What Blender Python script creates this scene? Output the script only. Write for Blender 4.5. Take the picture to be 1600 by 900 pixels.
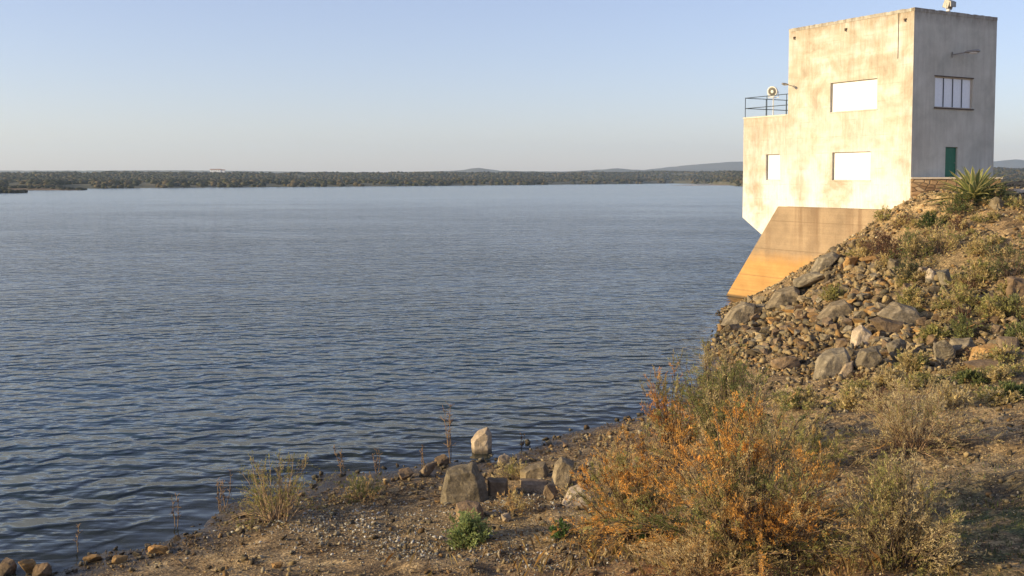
import bpy, bmesh, math
import numpy as np
from mathutils import Vector, noise as mnoise

for o in list(bpy.data.objects):
    bpy.data.objects.remove(o, do_unlink=True)
SC = bpy.context.scene
COL = SC.collection
rng = np.random.default_rng(11)

# ------------------------------------------------------------------ camera
F, TH, H = 1600.0, math.radians(3.2), 10.4          # focal length in photo pixels, pitch down, eye height above the water
YC = 280 + F * math.tan(TH)
cd = bpy.data.cameras.new('camera'); cam = bpy.data.objects.new('camera', cd); COL.objects.link(cam)
cam.location = (0, 0, H); cam.rotation_euler = (math.pi / 2 - TH, 0, 0)
cd.sensor_width = 36; cd.lens = 36.0; cd.shift_y = -(450 - YC) / 1600.0
cd.clip_start = 0.5; cd.clip_end = 60000
SC.camera = cam

# ------------------------------------------------------------------ light
SUN_EL, SUN_AZ = math.radians(14.5), math.radians(14)   # azimuth: swung behind the camera from straight left
sdir = Vector((-math.cos(SUN_EL) * math.cos(SUN_AZ), -math.cos(SUN_EL) * math.sin(SUN_AZ), math.sin(SUN_EL)))
sl = bpy.data.lights.new('sun', 'SUN'); so = bpy.data.objects.new('sun', sl); COL.objects.link(so)
sl.energy = 5.0; sl.angle = math.radians(0.6); sl.color = (1.0, 0.79, 0.44)
so.rotation_euler = (-sdir).to_track_quat('-Z', 'Y').to_euler()
so.location = (-200, -30, 120)
W = bpy.data.worlds.new('World'); SC.world = W; W.use_nodes = True
wn = W.node_tree
sky = wn.nodes.new('ShaderNodeTexSky'); sky.sky_type = 'NISHITA'; sky.sun_disc = False
sky.sun_elevation = SUN_EL
sky.sun_rotation = math.atan2(sdir.x, sdir.y)
sky.altitude = 300; sky.air_density = 1.0; sky.dust_density = 0.7; sky.ozone_density = 2.5
bg = wn.nodes['Background']; bg.inputs['Strength'].default_value = 0.15
tn = wn.nodes.new('ShaderNodeMix'); tn.data_type = 'RGBA'; tn.blend_type = 'MULTIPLY'; tn.inputs[0].default_value = 1.0
tn.inputs[7].default_value = (1.08, .95, 1.04, 1)
hm = wn.nodes.new('ShaderNodeMix'); hm.data_type = 'RGBA'; hm.inputs[0].default_value = .26      # high thin haze evens the sky out
hm.inputs[7].default_value = (2.6, 2.5, 3.1, 1)
wn.links.new(sky.outputs[0], tn.inputs[6]); wn.links.new(tn.outputs[2], hm.inputs[6]); wn.links.new(hm.outputs[2], bg.inputs['Color'])
SC.view_settings.view_transform = 'Standard'; SC.view_settings.look = 'None'
SC.view_settings.exposure = 0.54; SC.view_settings.gamma = 1.0
SC.render.engine = 'CYCLES'
SC.cycles.volume_bounces = 1; SC.cycles.max_bounces = 6
SC.cycles.volume_step_rate = 4

# ------------------------------------------------------------------ helpers
def ray(px, py):
    c = (px - 800) / F; v = -(py - YC) / F
    return np.array([c, v * math.sin(TH) + math.cos(TH), v * math.cos(TH) - math.sin(TH)])

def link(name, me, mat=None, parent=None):
    o = bpy.data.objects.new(name, me); COL.objects.link(o)
    if mat is not None:
        for m in (mat if isinstance(mat, (list, tuple)) else [mat]):
            me.materials.append(m)
    if parent is not None: o.parent = parent
    return o

def tag(o, label=None, cat=None, group=None, kind=None):
    if label: o['label'] = label
    if cat: o['category'] = cat
    if group: o['group'] = group
    if kind: o['kind'] = kind
    return o

def empty(name, loc, rz=0.0):
    o = bpy.data.objects.new(name, None); COL.objects.link(o)
    o.location = loc; o.rotation_euler = (0, 0, rz); o.empty_display_size = .3
    return o

def np_mesh(name, V, Fc, col=None, smooth=False, mats=None):
    """V (n,3); Fc (m,k) equal-size faces, or a list of such arrays."""
    me = bpy.data.meshes.new(name)
    Fs = Fc if isinstance(Fc, list) else [Fc]
    Fs = [f for f in Fs if len(f)]
    tot = sum(len(f) for f in Fs); lt = sum(f.size for f in Fs)
    me.vertices.add(len(V)); me.vertices.foreach_set('co', np.asarray(V, np.float32).ravel())
    me.loops.add(lt); me.loops.foreach_set('vertex_index', np.concatenate([f.ravel() for f in Fs]).astype(np.int32))
    me.polygons.add(tot)
    sizes = np.concatenate([np.full(len(f), f.shape[1]) for f in Fs])
    starts = np.concatenate([[0], np.cumsum(sizes)[:-1]])
    me.polygons.foreach_set('loop_start', starts.astype(np.int32))
    me.polygons.foreach_set('loop_total', sizes.astype(np.int32))
    if smooth: me.polygons.foreach_set('use_smooth', np.ones(tot, bool))
    me.update(calc_edges=True)
    if col is not None:
        a = me.attributes.new('tint', 'FLOAT_COLOR', 'POINT')
        c4 = np.ones((len(V), 4), np.float32); c4[:, :3] = col
        a.data.foreach_set('color', c4.ravel())
    return me

class MB:
    """boxes, tubes and lathes collected into one mesh"""
    def __init__(s): s.bm = bmesh.new()
    def box(s, x0, x1, y0, y1, z0, z1, bevel=0.0):
        r = bmesh.ops.create_cube(s.bm, size=1.0)['verts']
        for v in r:
            v.co = Vector(((x0 + x1) / 2 + v.co.x * (x1 - x0), (y0 + y1) / 2 + v.co.y * (y1 - y0), (z0 + z1) / 2 + v.co.z * (z1 - z0)))
        if bevel:
            es = list({e for v in r for e in v.link_edges})
            bmesh.ops.bevel(s.bm, geom=es, offset=bevel, segments=2, affect='EDGES', profile=.5)
        return s
    def tube(s, a, b, r0, r1=None, n=10):
        a, b = Vector(a), Vector(b); d = b - a
        r1 = r0 if r1 is None else r1
        q = d.to_track_quat('Z', 'Y')
        vs = bmesh.ops.create_cone(s.bm, cap_ends=True, segments=n, radius1=r0, radius2=r1, depth=d.length)['verts']
        for v in vs: v.co = q @ v.co + (a + b) / 2
        return s
    def sphere(s, c, r, n=12, sc=(1, 1, 1)):
        vs = bmesh.ops.create_uvsphere(s.bm, u_segments=n, v_segments=n // 2 + 2, radius=r)['verts']
        for v in vs: v.co = Vector((v.co.x * sc[0], v.co.y * sc[1], v.co.z * sc[2])) + Vector(c)
        return s
    def lathe(s, c, axis, prof, n=20):
        """prof: (distance along the axis, radius)"""
        axis = Vector(axis).normalized(); q = axis.to_track_quat('Z', 'Y'); c = Vector(c); rings = []
        for h, r in prof:
            rings.append([s.bm.verts.new(c + q @ Vector((r * math.cos(2 * math.pi * k / n), r * math.sin(2 * math.pi * k / n), h))) for k in range(n)])
        for A, B in zip(rings, rings[1:]):
            for k in range(n): s.bm.faces.new((A[k], A[(k + 1) % n], B[(k + 1) % n], B[k]))
        s.bm.faces.new(rings[0][::-1]); s.bm.faces.new(rings[-1])
        return s
    def build(s, name, mat, parent=None, smooth=False):
        bmesh.ops.recalc_face_normals(s.bm, faces=s.bm.faces[:])
        me = bpy.data.meshes.new(name); s.bm.to_mesh(me); s.bm.free()
        if smooth:
            for p in me.polygons: p.use_smooth = True
        return link(name, me, mat, parent)

# ---- materials
class NT:
    def __init__(s, name):
        s.m = bpy.data.materials.new(name); s.m.use_nodes = True; s.t = s.m.node_tree; s.n = s.t.nodes; s.l = s.t.links
        s.b = s.n['Principled BSDF']; s.b.inputs['Specular IOR Level'].default_value = .3
        tc = s.n.new('ShaderNodeTexCoord'); s.obj = tc.outputs['Object']
        s.geo = s.n.new('ShaderNodeNewGeometry')
    def mapping(s, scale, rot=(0, 0, 0), src=None):
        m = s.n.new('ShaderNodeMapping'); m.inputs['Scale'].default_value = scale; m.inputs['Rotation'].default_value = rot
        s.l.new(src or s.obj, m.inputs['Vector']); return m.outputs[0]
    def noise(s, scale, detail=4, rough=.55, vec=None, dist=0.0, out='Fac'):
        n = s.n.new('ShaderNodeTexNoise'); n.inputs['Scale'].default_value = scale; n.inputs['Detail'].default_value = detail
        n.inputs['Roughness'].default_value = rough; n.inputs['Distortion'].default_value = dist
        s.l.new(vec or s.obj, n.inputs['Vector']); return n.outputs[out]
    def voro(s, scale, vec=None, out='Distance', feature='F1'):
        n = s.n.new('ShaderNodeTexVoronoi'); n.feature = feature; n.inputs['Scale'].default_value = scale
        s.l.new(vec or s.obj, n.inputs['Vector']); return n.outputs[out]
    def ramp(s, fac, stops):
        r = s.n.new('ShaderNodeValToRGB'); e = r.color_ramp.elements
        while len(e) < len(stops): e.new(0.5)
        for k, (p, c) in enumerate(stops):
            e[k].position = p; e[k].color = (*c, 1) if isinstance(c, tuple) else (c, c, c, 1)
        s.l.new(fac, r.inputs['Fac']); return r.outputs['Color']
    def mix(s, a, b, fac, blend='MIX'):
        m = s.n.new('ShaderNodeMix'); m.data_type = 'RGBA'; m.blend_type = blend; m.clamp_factor = True
        for i, v in ((6, a), (7, b), (0, fac)):
            if isinstance(v, (int, float)): m.inputs[i].default_value = v
            elif isinstance(v, tuple): m.inputs[i].default_value = (*v, 1)
            else: s.l.new(v, m.inputs[i])
        return m.outputs[2]
    def math(s, op, a, b=0.0, clamp=False):
        m = s.n.new('ShaderNodeMath'); m.operation = op; m.use_clamp = clamp
        for i, v in enumerate((a, b)):
            if isinstance(v, (int, float)): m.inputs[i].default_value = v
            else: s.l.new(v, m.inputs[i])
        return m.outputs[0]
    def sep(s, src=None):
        x = s.n.new('ShaderNodeSeparateXYZ'); s.l.new(src or s.obj, x.inputs[0]); return x.outputs
    def bump(s, h, strength=.5, dist=.05, normal=None):
        b = s.n.new('ShaderNodeBump'); b.inputs['Strength'].default_value = strength; b.inputs['Distance'].default_value = dist
        s.l.new(h, b.inputs['Height'])
        if normal is not None: s.l.new(normal, b.inputs['Normal'])
        s.l.new(b.outputs[0], s.b.inputs['Normal']); return b.outputs[0]
    def col(s, c):
        if isinstance(c, tuple): s.b.inputs['Base Color'].default_value = (*c, 1)
        else: s.l.new(c, s.b.inputs['Base Color'])
    def rough(s, r):
        if isinstance(r, float): s.b.inputs['Roughness'].default_value = r
        else: s.l.new(r, s.b.inputs['Roughness'])

def simple(name, c, r=.5, metal=0.0, var=.15, sc=6.0):
    t = NT(name); d = tuple(max(0, x * (1 - var)) for x in c); l_ = tuple(min(1, x * (1 + var)) for x in c)
    t.col(t.ramp(t.noise(sc), [(.3, d), (.7, l_)])); t.rough(r); t.b.inputs['Metallic'].default_value = metal
    return t.m

def wall_plaster():
    t = NT('lime_washed_concrete')
    z = t.sep()
    base = t.ramp(t.noise(.45, 6, .62, dist=.4), [(.34, (.46, .38, .28)), (.47, (.62, .56, .44)), (.60, (.74, .70, .62))])
    streak = t.ramp(t.noise(1.0, 5, .6, vec=t.mapping((1.8, 1.8, .16))), [(.42, 0.0), (.66, 1.0)])
    top = t.math('MULTIPLY', streak, .55)
    c = t.mix(base, (.36, .26, .17), t.math('MULTIPLY', top, t.ramp(t.noise(.3, 3, vec=t.mapping((1, 1, .5))), [(.4, 0.0), (.65, 1.0)])))
    # horizontal casting bands, worn unevenly
    band = t.ramp(t.noise(1.0, 3, .5, vec=t.mapping((.15, .15, 1.6))), [(.45, 0.0), (.62, .55)])
    c = t.mix(c, (.45, .35, .24), t.math('MULTIPLY', band, t.noise(.8, 3)))
    # lime wash left whiter over the lower half
    lower = t.math('SUBTRACT', 1.0, t.math('DIVIDE', t.math('SUBTRACT', z[2], 9.0), 8.0), True)
    lw = t.math('MULTIPLY', lower, t.ramp(t.noise(.35, 5, .6), [(.38, 0.0), (.55, .9)]))
    c = t.mix(c, (.82, .81, .78), lw)
    # tan weathering: strips by both corners, below the windows, and all over the lower wing's top
    def span(v, lo, hi, soft):
        return t.math('MULTIPLY', t.math('DIVIDE', t.math('SUBTRACT', v, lo - soft), soft * 2, True), t.math('DIVIDE', t.math('SUBTRACT', hi + soft, v), soft * 2, True))
    wn_ = t.noise(1.1, 6, .65, vec=t.mapping((1, 1, .6)))
    wy = t.math('ADD', z[1], t.math('MULTIPLY', t.math('SUBTRACT', wn_, .5), 1.6)); wz = t.math('ADD', z[2], t.math('MULTIPLY', t.math('SUBTRACT', wn_, .5), 2.2))
    reg = t.math('MULTIPLY', span(wy, -1, .9, .35), span(wz, 8, 18.5, .6))
    reg = t.math('MAXIMUM', reg, t.math('MULTIPLY', span(wy, 11.6, 12.3, .2), span(wz, 13.5, 22, .5)))
    reg = t.math('MAXIMUM', reg, t.math('MULTIPLY', span(wy, 4.2, 6.6, .6), span(wz, 13.2, 15.4, .5)))
    reg = t.math('MAXIMUM', reg, t.math('MULTIPLY', span(wy, 12.3, 19, .1), span(wz, 12.2, 17, .8)))
    reg = t.math('MAXIMUM', reg, t.math('MULTIPLY', span(wy, 15.4, 19, .4), span(wz, 8.5, 13, .8)))
    reg = t.math('MAXIMUM', reg, t.math('MULTIPLY', span(wy, 1, 11, .5), span(wz, 18.9, 19.7, .2)))
    reg = t.math('MAXIMUM', reg, t.math('MULTIPLY', span(wy, 2, 9, .8), span(wz, 20.3, 21.2, .2)))
    brk = t.ramp(t.noise(2.3, 9, .75, vec=t.mapping((1.3, 1.3, .45))), [(.40, .15), (.56, .85)])
    c = t.mix(c, (.47, .39, .29), t.math('MULTIPLY', t.math('MULTIPLY', reg, brk), .62))
    # dirt running from the coping
    cop = t.math('SUBTRACT', 1.0, t.math('DIVIDE', t.math('SUBTRACT', 22.72, z[2]), 1.3), True)
    cop = t.math('MULTIPLY', cop, t.ramp(t.noise(2.0, 5, .65, vec=t.mapping((1, 1, .35))), [(.36, .15), (.6, 1.0)]))
    c = t.mix(c, (.34, .23, .13), t.math('MULTIPLY', cop, .85))
    c = t.mix(c, t.ramp(t.noise(1, 8, .75, vec=t.mapping((7, 7, .5))), [(.38, .72), (.58, 1.0)]), .55, 'MULTIPLY')
    lift = t.math('PINGPONG', t.math('ADD', z[2], t.math('MULTIPLY', t.noise(1.5, 3), .05)), .625)
    c = t.mix(c, (.40, .31, .21), t.math('MULTIPLY', t.math('SUBTRACT', 1.0, t.math('MULTIPLY', lift, 20.0), True), t.ramp(t.noise(.9, 4), [(.45, 0.0), (.6, .45)])))
    c = t.mix(c, t.ramp(t.noise(14, 6, .7), [(.3, .72), (.6, 1.0)]), .6, 'MULTIPLY')
    c = t.mix(c, (.2, .15, .1), t.ramp(t.noise(5, 2), [(.71, 0.0), (.76, .6)]))
    c = t.mix(c, (.90, .92, .95), 1.0, 'MULTIPLY')
    t.col(c); t.rough(.92)
    t.bump(t.math('ADD', t.noise(9, 7, .7), t.math('MULTIPLY', t.noise(.8, 3), .6)), .5, .03)
    return t.m

def grey_render():
    t = NT('grey_cement_render')
    c = t.ramp(t.noise(.5, 6, .6, dist=.3), [(.3, (.47, .455, .385)), (.5, (.58, .555, .47)), (.7, (.67, .64, .55))])
    st = t.ramp(t.noise(1, 5, .6, vec=t.mapping((2.5, 2.5, .2))), [(.45, 0.0), (.7, .6)])
    c = t.mix(c, (.38, .33, .27), t.math('MULTIPLY', st, .6))
    z = t.sep()
    cop = t.math('SUBTRACT', 1.0, t.math('DIVIDE', t.math('SUBTRACT', 22.72, z[2]), 1.1), True)
    c = t.mix(c, (.24, .20, .16), t.math('MULTIPLY', cop, t.ramp(t.noise(2.0, 5, .65, vec=t.mapping((1, 1, .4))), [(.34, .2), (.6, 1.0)])))
    c = t.mix(c, t.ramp(t.noise(12, 6, .7), [(.3, .8), (.6, 1.0)]), .6, 'MULTIPLY')
    t.col(c); t.rough(.93); t.bump(t.noise(9, 7, .7), .5, .03)
    return t.m

def pier_concrete():
    t = NT('stained_pier_concrete')
    z = t.sep()
    up = t.ramp(t.noise(.4, 6, .6), [(.3, (.24, .175, .115)), (.6, (.38, .28, .18))])
    lo = t.ramp(t.noise(.5, 6, .6), [(.3, (.42, .235, .085)), (.65, (.54, .32, .12))])
    wob = t.math('ADD', z[2], t.math('MULTIPLY', t.noise(.9, 7, .7), 1.4))
    c = t.mix(lo, up, t.math('DIVIDE', t.math('SUBTRACT', wob, 4.0), 1.1, True))
    st = t.ramp(t.noise(1, 5, .6, vec=t.mapping((1.1, 1.1, .06))), [(.5, 0.0), (.72, .75)])
    c = t.mix(c, (.20, .13, .08), t.math('MULTIPLY', st, t.math('DIVIDE', t.math('SUBTRACT', z[2], 2.2), 4.0, True)))
    bd = t.ramp(t.noise(1.0, 2, .5, vec=t.mapping((.12, .12, 5.0))), [(.40, .86), (.60, 1.0)])
    c = t.mix(c, bd, .5, 'MULTIPLY')
    jt = t.math('PINGPONG', t.math('ADD', z[2], .3), 1.2)
    c = t.mix((.15, .10, .06), c, t.math('ADD', t.math('MULTIPLY', jt, 9.0), .5, True))
    tide = t.ramp(t.noise(1.0, 4, .6, vec=t.mapping((.08, .08, 7.0))), [(.50, 0.0), (.62, .6)])
    c = t.mix(c, (.24, .15, .07), t.math('MULTIPLY', tide, t.math('SUBTRACT', 1.0, t.math('DIVIDE', z[2], 2.4), True)))
    wet = t.math('SUBTRACT', 1.0, t.math('DIVIDE', t.math('ADD', t.math('SUBTRACT', z[2], .10), t.math('MULTIPLY', t.noise(2.0), .1)), .22), True)
    c = t.mix(c, (.06, .05, .035), t.math('MULTIPLY', wet, .8))
    c = t.mix(c, t.ramp(t.noise(10, 6, .7), [(.3, .78), (.6, 1.0)]), .6, 'MULTIPLY')
    t.col(c); t.rough(.9); t.bump(t.math('ADD', t.noise(8, 6, .7), t.math('MULTIPLY', bd, .3)), .5, .03)
    return t.m

def rock_mat(name, a, b, c_, stripes=True):
    t = NT(name)
    info = t.n.new('ShaderNodeObjectInfo')
    c = t.ramp(t.noise(1.6, 6, .65, dist=.8), [(.32, a), (.5, b), (.68, c_)])
    fine = t.ramp(t.noise(16, 6, .75), [(.3, .62), (.6, 1.06)])
    c = t.mix(c, fine, .8, 'MULTIPLY')
    if stripes:
        v = t.ramp(t.noise(1.0, 4, .6, vec=t.mapping((1.5, 1.5, 9), (.5, .3, 0)), dist=.7), [(.45, .7), (.6, 1.0)])
        c = t.mix(c, v, .6, 'MULTIPLY')
    c = t.mix(c, t.ramp(info.outputs['Random'], [(0, (.72, .68, .62)), (.35, (1.0, .88, .72)), (.7, (1.0, 1.0, 1.0)), (1, (1.2, 1.05, .85))]), .9, 'MULTIPLY')
    # damp up to a hand above the water line
    p = t.sep(t.geo.outputs['Position'])
    wet = t.math('SUBTRACT', 1.0, t.math('DIVIDE', t.math('SUBTRACT', p[2], .04), .22), True)
    c = t.mix(c, (.035, .03, .022), t.math('MULTIPLY', wet, .75))
    t.col(c); t.rough(.88)
    t.bump(t.math('ADD', t.noise(5, 8, .7), t.math('MULTIPLY', t.noise(26, 4, .7), .35)), .7, .08)
    return t.m

def leaf_mat(name, trans=.3, rough=.6):
    t = NT(name)
    a = t.n.new('ShaderNodeAttribute'); a.attribute_name = 'tint'
    c = t.mix(a.outputs['Color'], t.ramp(t.noise(3, 3), [(.3, .8), (.7, 1.15)]), 1.0, 'MULTIPLY')
    t.col(c); t.rough(rough)
    tr = t.n.new('ShaderNodeBsdfTranslucent'); t.l.new(c, tr.inputs['Color'])
    ms = t.n.new('ShaderNodeMixShader'); ms.inputs[0].default_value = trans
    out = t.n['Material Output']
    t.l.new(t.b.outputs[0], ms.inputs[1]); t.l.new(tr.outputs[0], ms.inputs[2]); t.l.new(ms.outputs[0], out.inputs['Surface'])
    return t.m

def stone_tint_mat():
    t = NT('loose_stone')
    a = t.n.new('ShaderNodeAttribute'); a.attribute_name = 'tint'
    c = t.mix(a.outputs['Color'], t.ramp(t.noise(9, 5, .7), [(.3, .7), (.65, 1.1)]), 1.0, 'MULTIPLY')
    p = t.sep(t.geo.outputs['Position'])
    wet = t.math('SUBTRACT', 1.0, t.math('DIVIDE', t.math('SUBTRACT', p[2], .05), .2), True)
    c = t.mix(c, (.03, .026, .02), t.math('MULTIPLY', wet, .7))
    t.col(c); t.rough(.88); t.bump(t.noise(14, 5), .5, .04)
    return t.m

def ground_mat():
    t = NT('stony_soil')
    big = t.noise(.22, 5, .6)
    c = t.ramp(t.noise(1.1, 7, .7), [(.32, (.10, .066, .032)), (.5, (.23, .155, .075)), (.66, (.42, .30, .15))])
    a = t.n.new('ShaderNodeAttribute'); a.attribute_name = 'tint'    # R green growth, G red clay, B ochre scree
    ch = t.n.new('ShaderNodeSeparateColor'); t.l.new(a.outputs['Color'], ch.inputs[0])
    gr = t.ramp(t.noise(2.2, 5, .65), [(.35, (.038, .05, .018)), (.65, (.085, .09, .032))])
    c = t.mix(c, gr, t.math('MULTIPLY', ch.outputs[0], t.ramp(t.noise(1.4, 6, .7), [(.38, .1), (.55, 1.0)])))
    c = t.mix(c, t.ramp(t.noise(3, 5), [(.3, (.15, .06, .025)), (.7, (.24, .10, .04))]), t.math('MULTIPLY', ch.outputs[1], t.ramp(t.noise(1.0, 5, .7), [(.35, .2), (.55, 1.0)])))
    c = t.mix(c, t.ramp(t.noise(2.0, 6, .7), [(.3, (.28, .18, .08)), (.7, (.56, .40, .20))]), t.math('MULTIPLY', ch.outputs[2], t.ramp(big, [(.35, .5), (.6, 1.0)])))
    c = t.mix(c, (.045, .03, .018), t.ramp(t.noise(.55, 7, .72, dist=.5), [(.50, 0.0), (.60, .8)]))
    # pebbly speckle in the surface
    vc = t.voro(18.0, out='Color'); sp = t.sep(vc)
    c = t.mix(c, t.ramp(sp[0], [(.0, .35), (.5, .9), (1.0, 2.0)]), .75, 'MULTIPLY')
    p = t.sep(t.geo.outputs['Position'])
    wz = t.math('ADD', p[2], t.math('MULTIPLY', t.math('SUBTRACT', t.noise(.9, 4), .5), .4))
    wet = t.math('SUBTRACT', 1.0, t.math('DIVIDE', t.math('SUBTRACT', wz, .08), .28), True)
    c = t.mix(c, (.028, .024, .017), t.math('MULTIPLY', wet, .8))
    t.col(c)
    t.rough(t.math('SUBTRACT', .95, t.math('MULTIPLY', wet, .5)))
    h = t.math('ADD', t.math('MULTIPLY', t.voro(16.0), -.35), t.noise(2.5, 7, .7))
    t.bump(h, .6, .07)
    return t.m

def water_mat():
    t = NT('lake_water')
    t.b.inputs['IOR'].default_value = 1.333; t.b.inputs['Specular IOR Level'].default_value = .5
    t.b.inputs['Roughness'].default_value = .07
    c = t.ramp(t.noise(.006, 3), [(.3, (.011, .034, .054)), (.7, (.016, .044, .068))])
    # shallow, silty water over the bank
    a = t.n.new('ShaderNodeAttribute'); a.attribute_name = 'tint'
    ch = t.n.new('ShaderNodeSeparateColor'); t.l.new(a.outputs['Color'], ch.inputs[0])
    c = t.mix(c, (.024, .028, .020), ch.outputs[0])
    t.col(c)
    rz = math.radians(-6)
    # long-crested wind ripples at several lengths, crests lying across the view
    def swell(lam, rot, dist, ds):
        w = t.n.new('ShaderNodeTexWave'); w.wave_type = 'BANDS'; w.bands_direction = 'Y'; w.wave_profile = 'SIN'
        w.inputs['Scale'].default_value = .314 / lam; w.inputs['Distortion'].default_value = dist; w.inputs['Detail'].default_value = 1.5; w.inputs['Detail Scale'].default_value = ds
        t.l.new(t.mapping((1.5, 1, 1), (0, 0, math.radians(rot))), w.inputs['Vector']); return w.outputs['Fac']
    a1 = t.ramp(t.noise(.22, 2), [(.35, .35), (.62, 1.0)]); a2 = t.ramp(t.noise(.31, 2, vec=t.mapping((1, 1, 1), (1, 0, 0))), [(.38, .2), (.62, 1.0)])
    s1 = t.math('MULTIPLY', t.math('MULTIPLY', swell(1.75, -7, 5.5, 3.2), a1), .11)
    s2 = t.math('MULTIPLY', t.math('MULTIPLY', swell(1.15, 13, 5.0, 2.6), a2), .068)
    s3 = t.math('MULTIPLY', swell(3.1, -24, 5.0, 2.0), .07)
    w2 = t.math('MULTIPLY', t.noise(1.0, 2, .5, vec=t.mapping((.55, 1.3, 1), (0, 0, rz + .30)), dist=.4), .30)
    w3 = t.math('MULTIPLY', t.noise(1.0, 3, .5, vec=t.mapping((2.4, 4.6, 1), (0, 0, rz - .3))), .022)
    w0 = t.math('MULTIPLY', t.noise(1.0, 2, .5, vec=t.mapping((.14, .26, 1), (0, 0, rz + .15)), dist=.4), .5)
    gust = t.ramp(t.noise(1.0, 4, .6, vec=t.mapping((.012, .022, 1), (0, 0, rz))), [(.36, .55), (.62, 1.15)])
    p = t.sep(t.geo.outputs['Position'])
    off = t.math('DIVIDE', t.math('SUBTRACT', p[1], 120.0), 560.0, True)
    t.rough(t.math('ADD', .06, t.math('MULTIPLY', off, .10)))
    calm = t.math('SUBTRACT', 1.0, t.math('MULTIPLY', off, .96))
    h = t.math('ADD', t.math('ADD', s1, s2), t.math('ADD', s3, w2))
    h = t.math('ADD', h, t.math('ADD', w3, w0))
    h = t.math('MULTIPLY', h, t.math('MULTIPLY', gust, calm))
    h = t.math('MULTIPLY', h, t.math('SUBTRACT', 1.0, t.math('MULTIPLY', ch.outputs[1], .75)))
    t.bump(h, 1.0, WAVE)
    return t.m
WAVE = 1.0

M = dict(
    plaster=wall_plaster(), render=grey_render(), pier=pier_concrete(), ground=ground_mat(), water=water_mat(),
    rock_grey=rock_mat('grey_schist', (.11, .094, .068), (.25, .215, .155), (.42, .365, .265)),
    rock_brown=rock_mat('brown_schist', (.12, .088, .058), (.23, .17, .112), (.36, .275, .18)),
    rock_pale=rock_mat('pale_quartzite', (.32, .26, .19), (.48, .40, .30), (.6, .52, .42)),
    rock_ochre=rock_mat('ochre_sandstone', (.25, .15, .06), (.40, .25, .10), (.50, .35, .18)),
    stone=stone_tint_mat(), leaf=leaf_mat('fine_foliage', .5), twig=leaf_mat('dry_twigs', .05, .85),
    white=simple('white_painted_board', (.82, .82, .83), .45, var=.02, sc=1.0),
    shutter=simple('pale_grey_painted_panel', (.86, .88, .90), .4, var=.05),
    mullion=simple('dark_metal_bar', (.06, .07, .08), .45),
    frame=simple('weathered_window_frame', (.50, .47, .42), .6),
    green=simple('green_painted_steel', (.012, .13, .07), .4, var=.12),
    rail=simple('dark_painted_rail', (.03, .045, .055), .5),
    lampgrey=simple('weathered_lamp_metal', (.30, .28, .25), .45, .4),
    lampwhite=simple('white_enamel', (.72, .70, .66), .35, var=.05),
    lens=simple('lamp_glass', (.12, .12, .11), .12),
    dark=simple('rusty_iron', (.09, .06, .045), .7),
    coping=simple('pale_coping', (.60, .52, .42), .85, var=.12, sc=3),
)

# ------------------------------------------------------------------ the bank: heights
# photo pixels whose ground height above the water is known; '=' entries are (x, y, z) metres
CP = []
for px, py in [(75, 899), (127, 879), (187, 860), (262, 845), (305, 822), (337, 792), (375, 786), (440, 772), (506, 760), (523, 744), (560, 742), (622, 735), (694, 720), (740, 722),
               (778, 718), (818, 707), (871, 682), (933, 667), (1027, 642), (1078, 606), (1104, 575), (1106, 545), (1118, 522), (1127, 500), (1140, 477)]:
    d = ray(px, py); CP.append(tuple(d * (0 - H) / d[2])[:2] + (0.0,))
for px, py, z in [(300, 900, .45), (450, 900, .9), (450, 830, .45), (600, 900, 1.25), (600, 820, .6), (720, 760, .45), (700, 850, 1.05), (900, 900, 1.9), (900, 760, .8), (880, 830, 1.3), (1050, 700, .8), (1100, 900, 2.3), (1100, 780, 1.5),
                  (1300, 900, 2.8), (1600, 900, 3.3), (1600, 750, 3.3), (1300, 750, 2.4), (1600, 650, 3.1), (1300, 650, 2.0), (1150, 620, .6), (1200, 570, .9),
                  (1150, 545, .5), (1180, 500, .9), (1350, 578, 1.9), (1480, 575, 2.5), (1600, 560, 3.1), (1250, 562, 1.3)]:
    d = ray(px, py); CP.append(tuple(d * (z - H) / d[2])[:2] + (z,))
for px, py, dd in [(1300, 480, 60), (1240, 490, 66), (1400, 470, 56), (1400, 400, 63), (1350, 420, 65), (1423, 314, 73), (1500, 470, 53), (1500, 390, 60), (1500, 318, 68),
                   (1600, 500, 49), (1600, 420, 54), (1600, 350, 61), (1600, 300, 68), (1300, 430, 69), (1440, 340, 69)]:
    d = ray(px, py); s = dd / d[1]; CP.append((d[0] * s, d[1] * s, H + d[2] * s))
TC = np.array([28.91, 74.35]); PHI = math.radians(29.6)          # the tower's near corner and turn
wv = np.array([math.cos(PHI), math.sin(PHI)]); uv = np.array([-math.sin(PHI), math.cos(PHI)])
def TW(x, y): return TC + wv * x + uv * y
for t_, z in [(0, 8.95), (1.6, 7.9), (4.7, 5.9), (7.8, 4.2), (9.7, 2.4), (12.0, 1.25), (14.7, .35), (17.5, -.4), (20, -1.8)]:
    p = TW(-.1, t_); CP.append((p[0], p[1], z))
    if t_ > 6:
        p = TW(6, t_); CP.append((p[0], p[1], z - .3))
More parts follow.
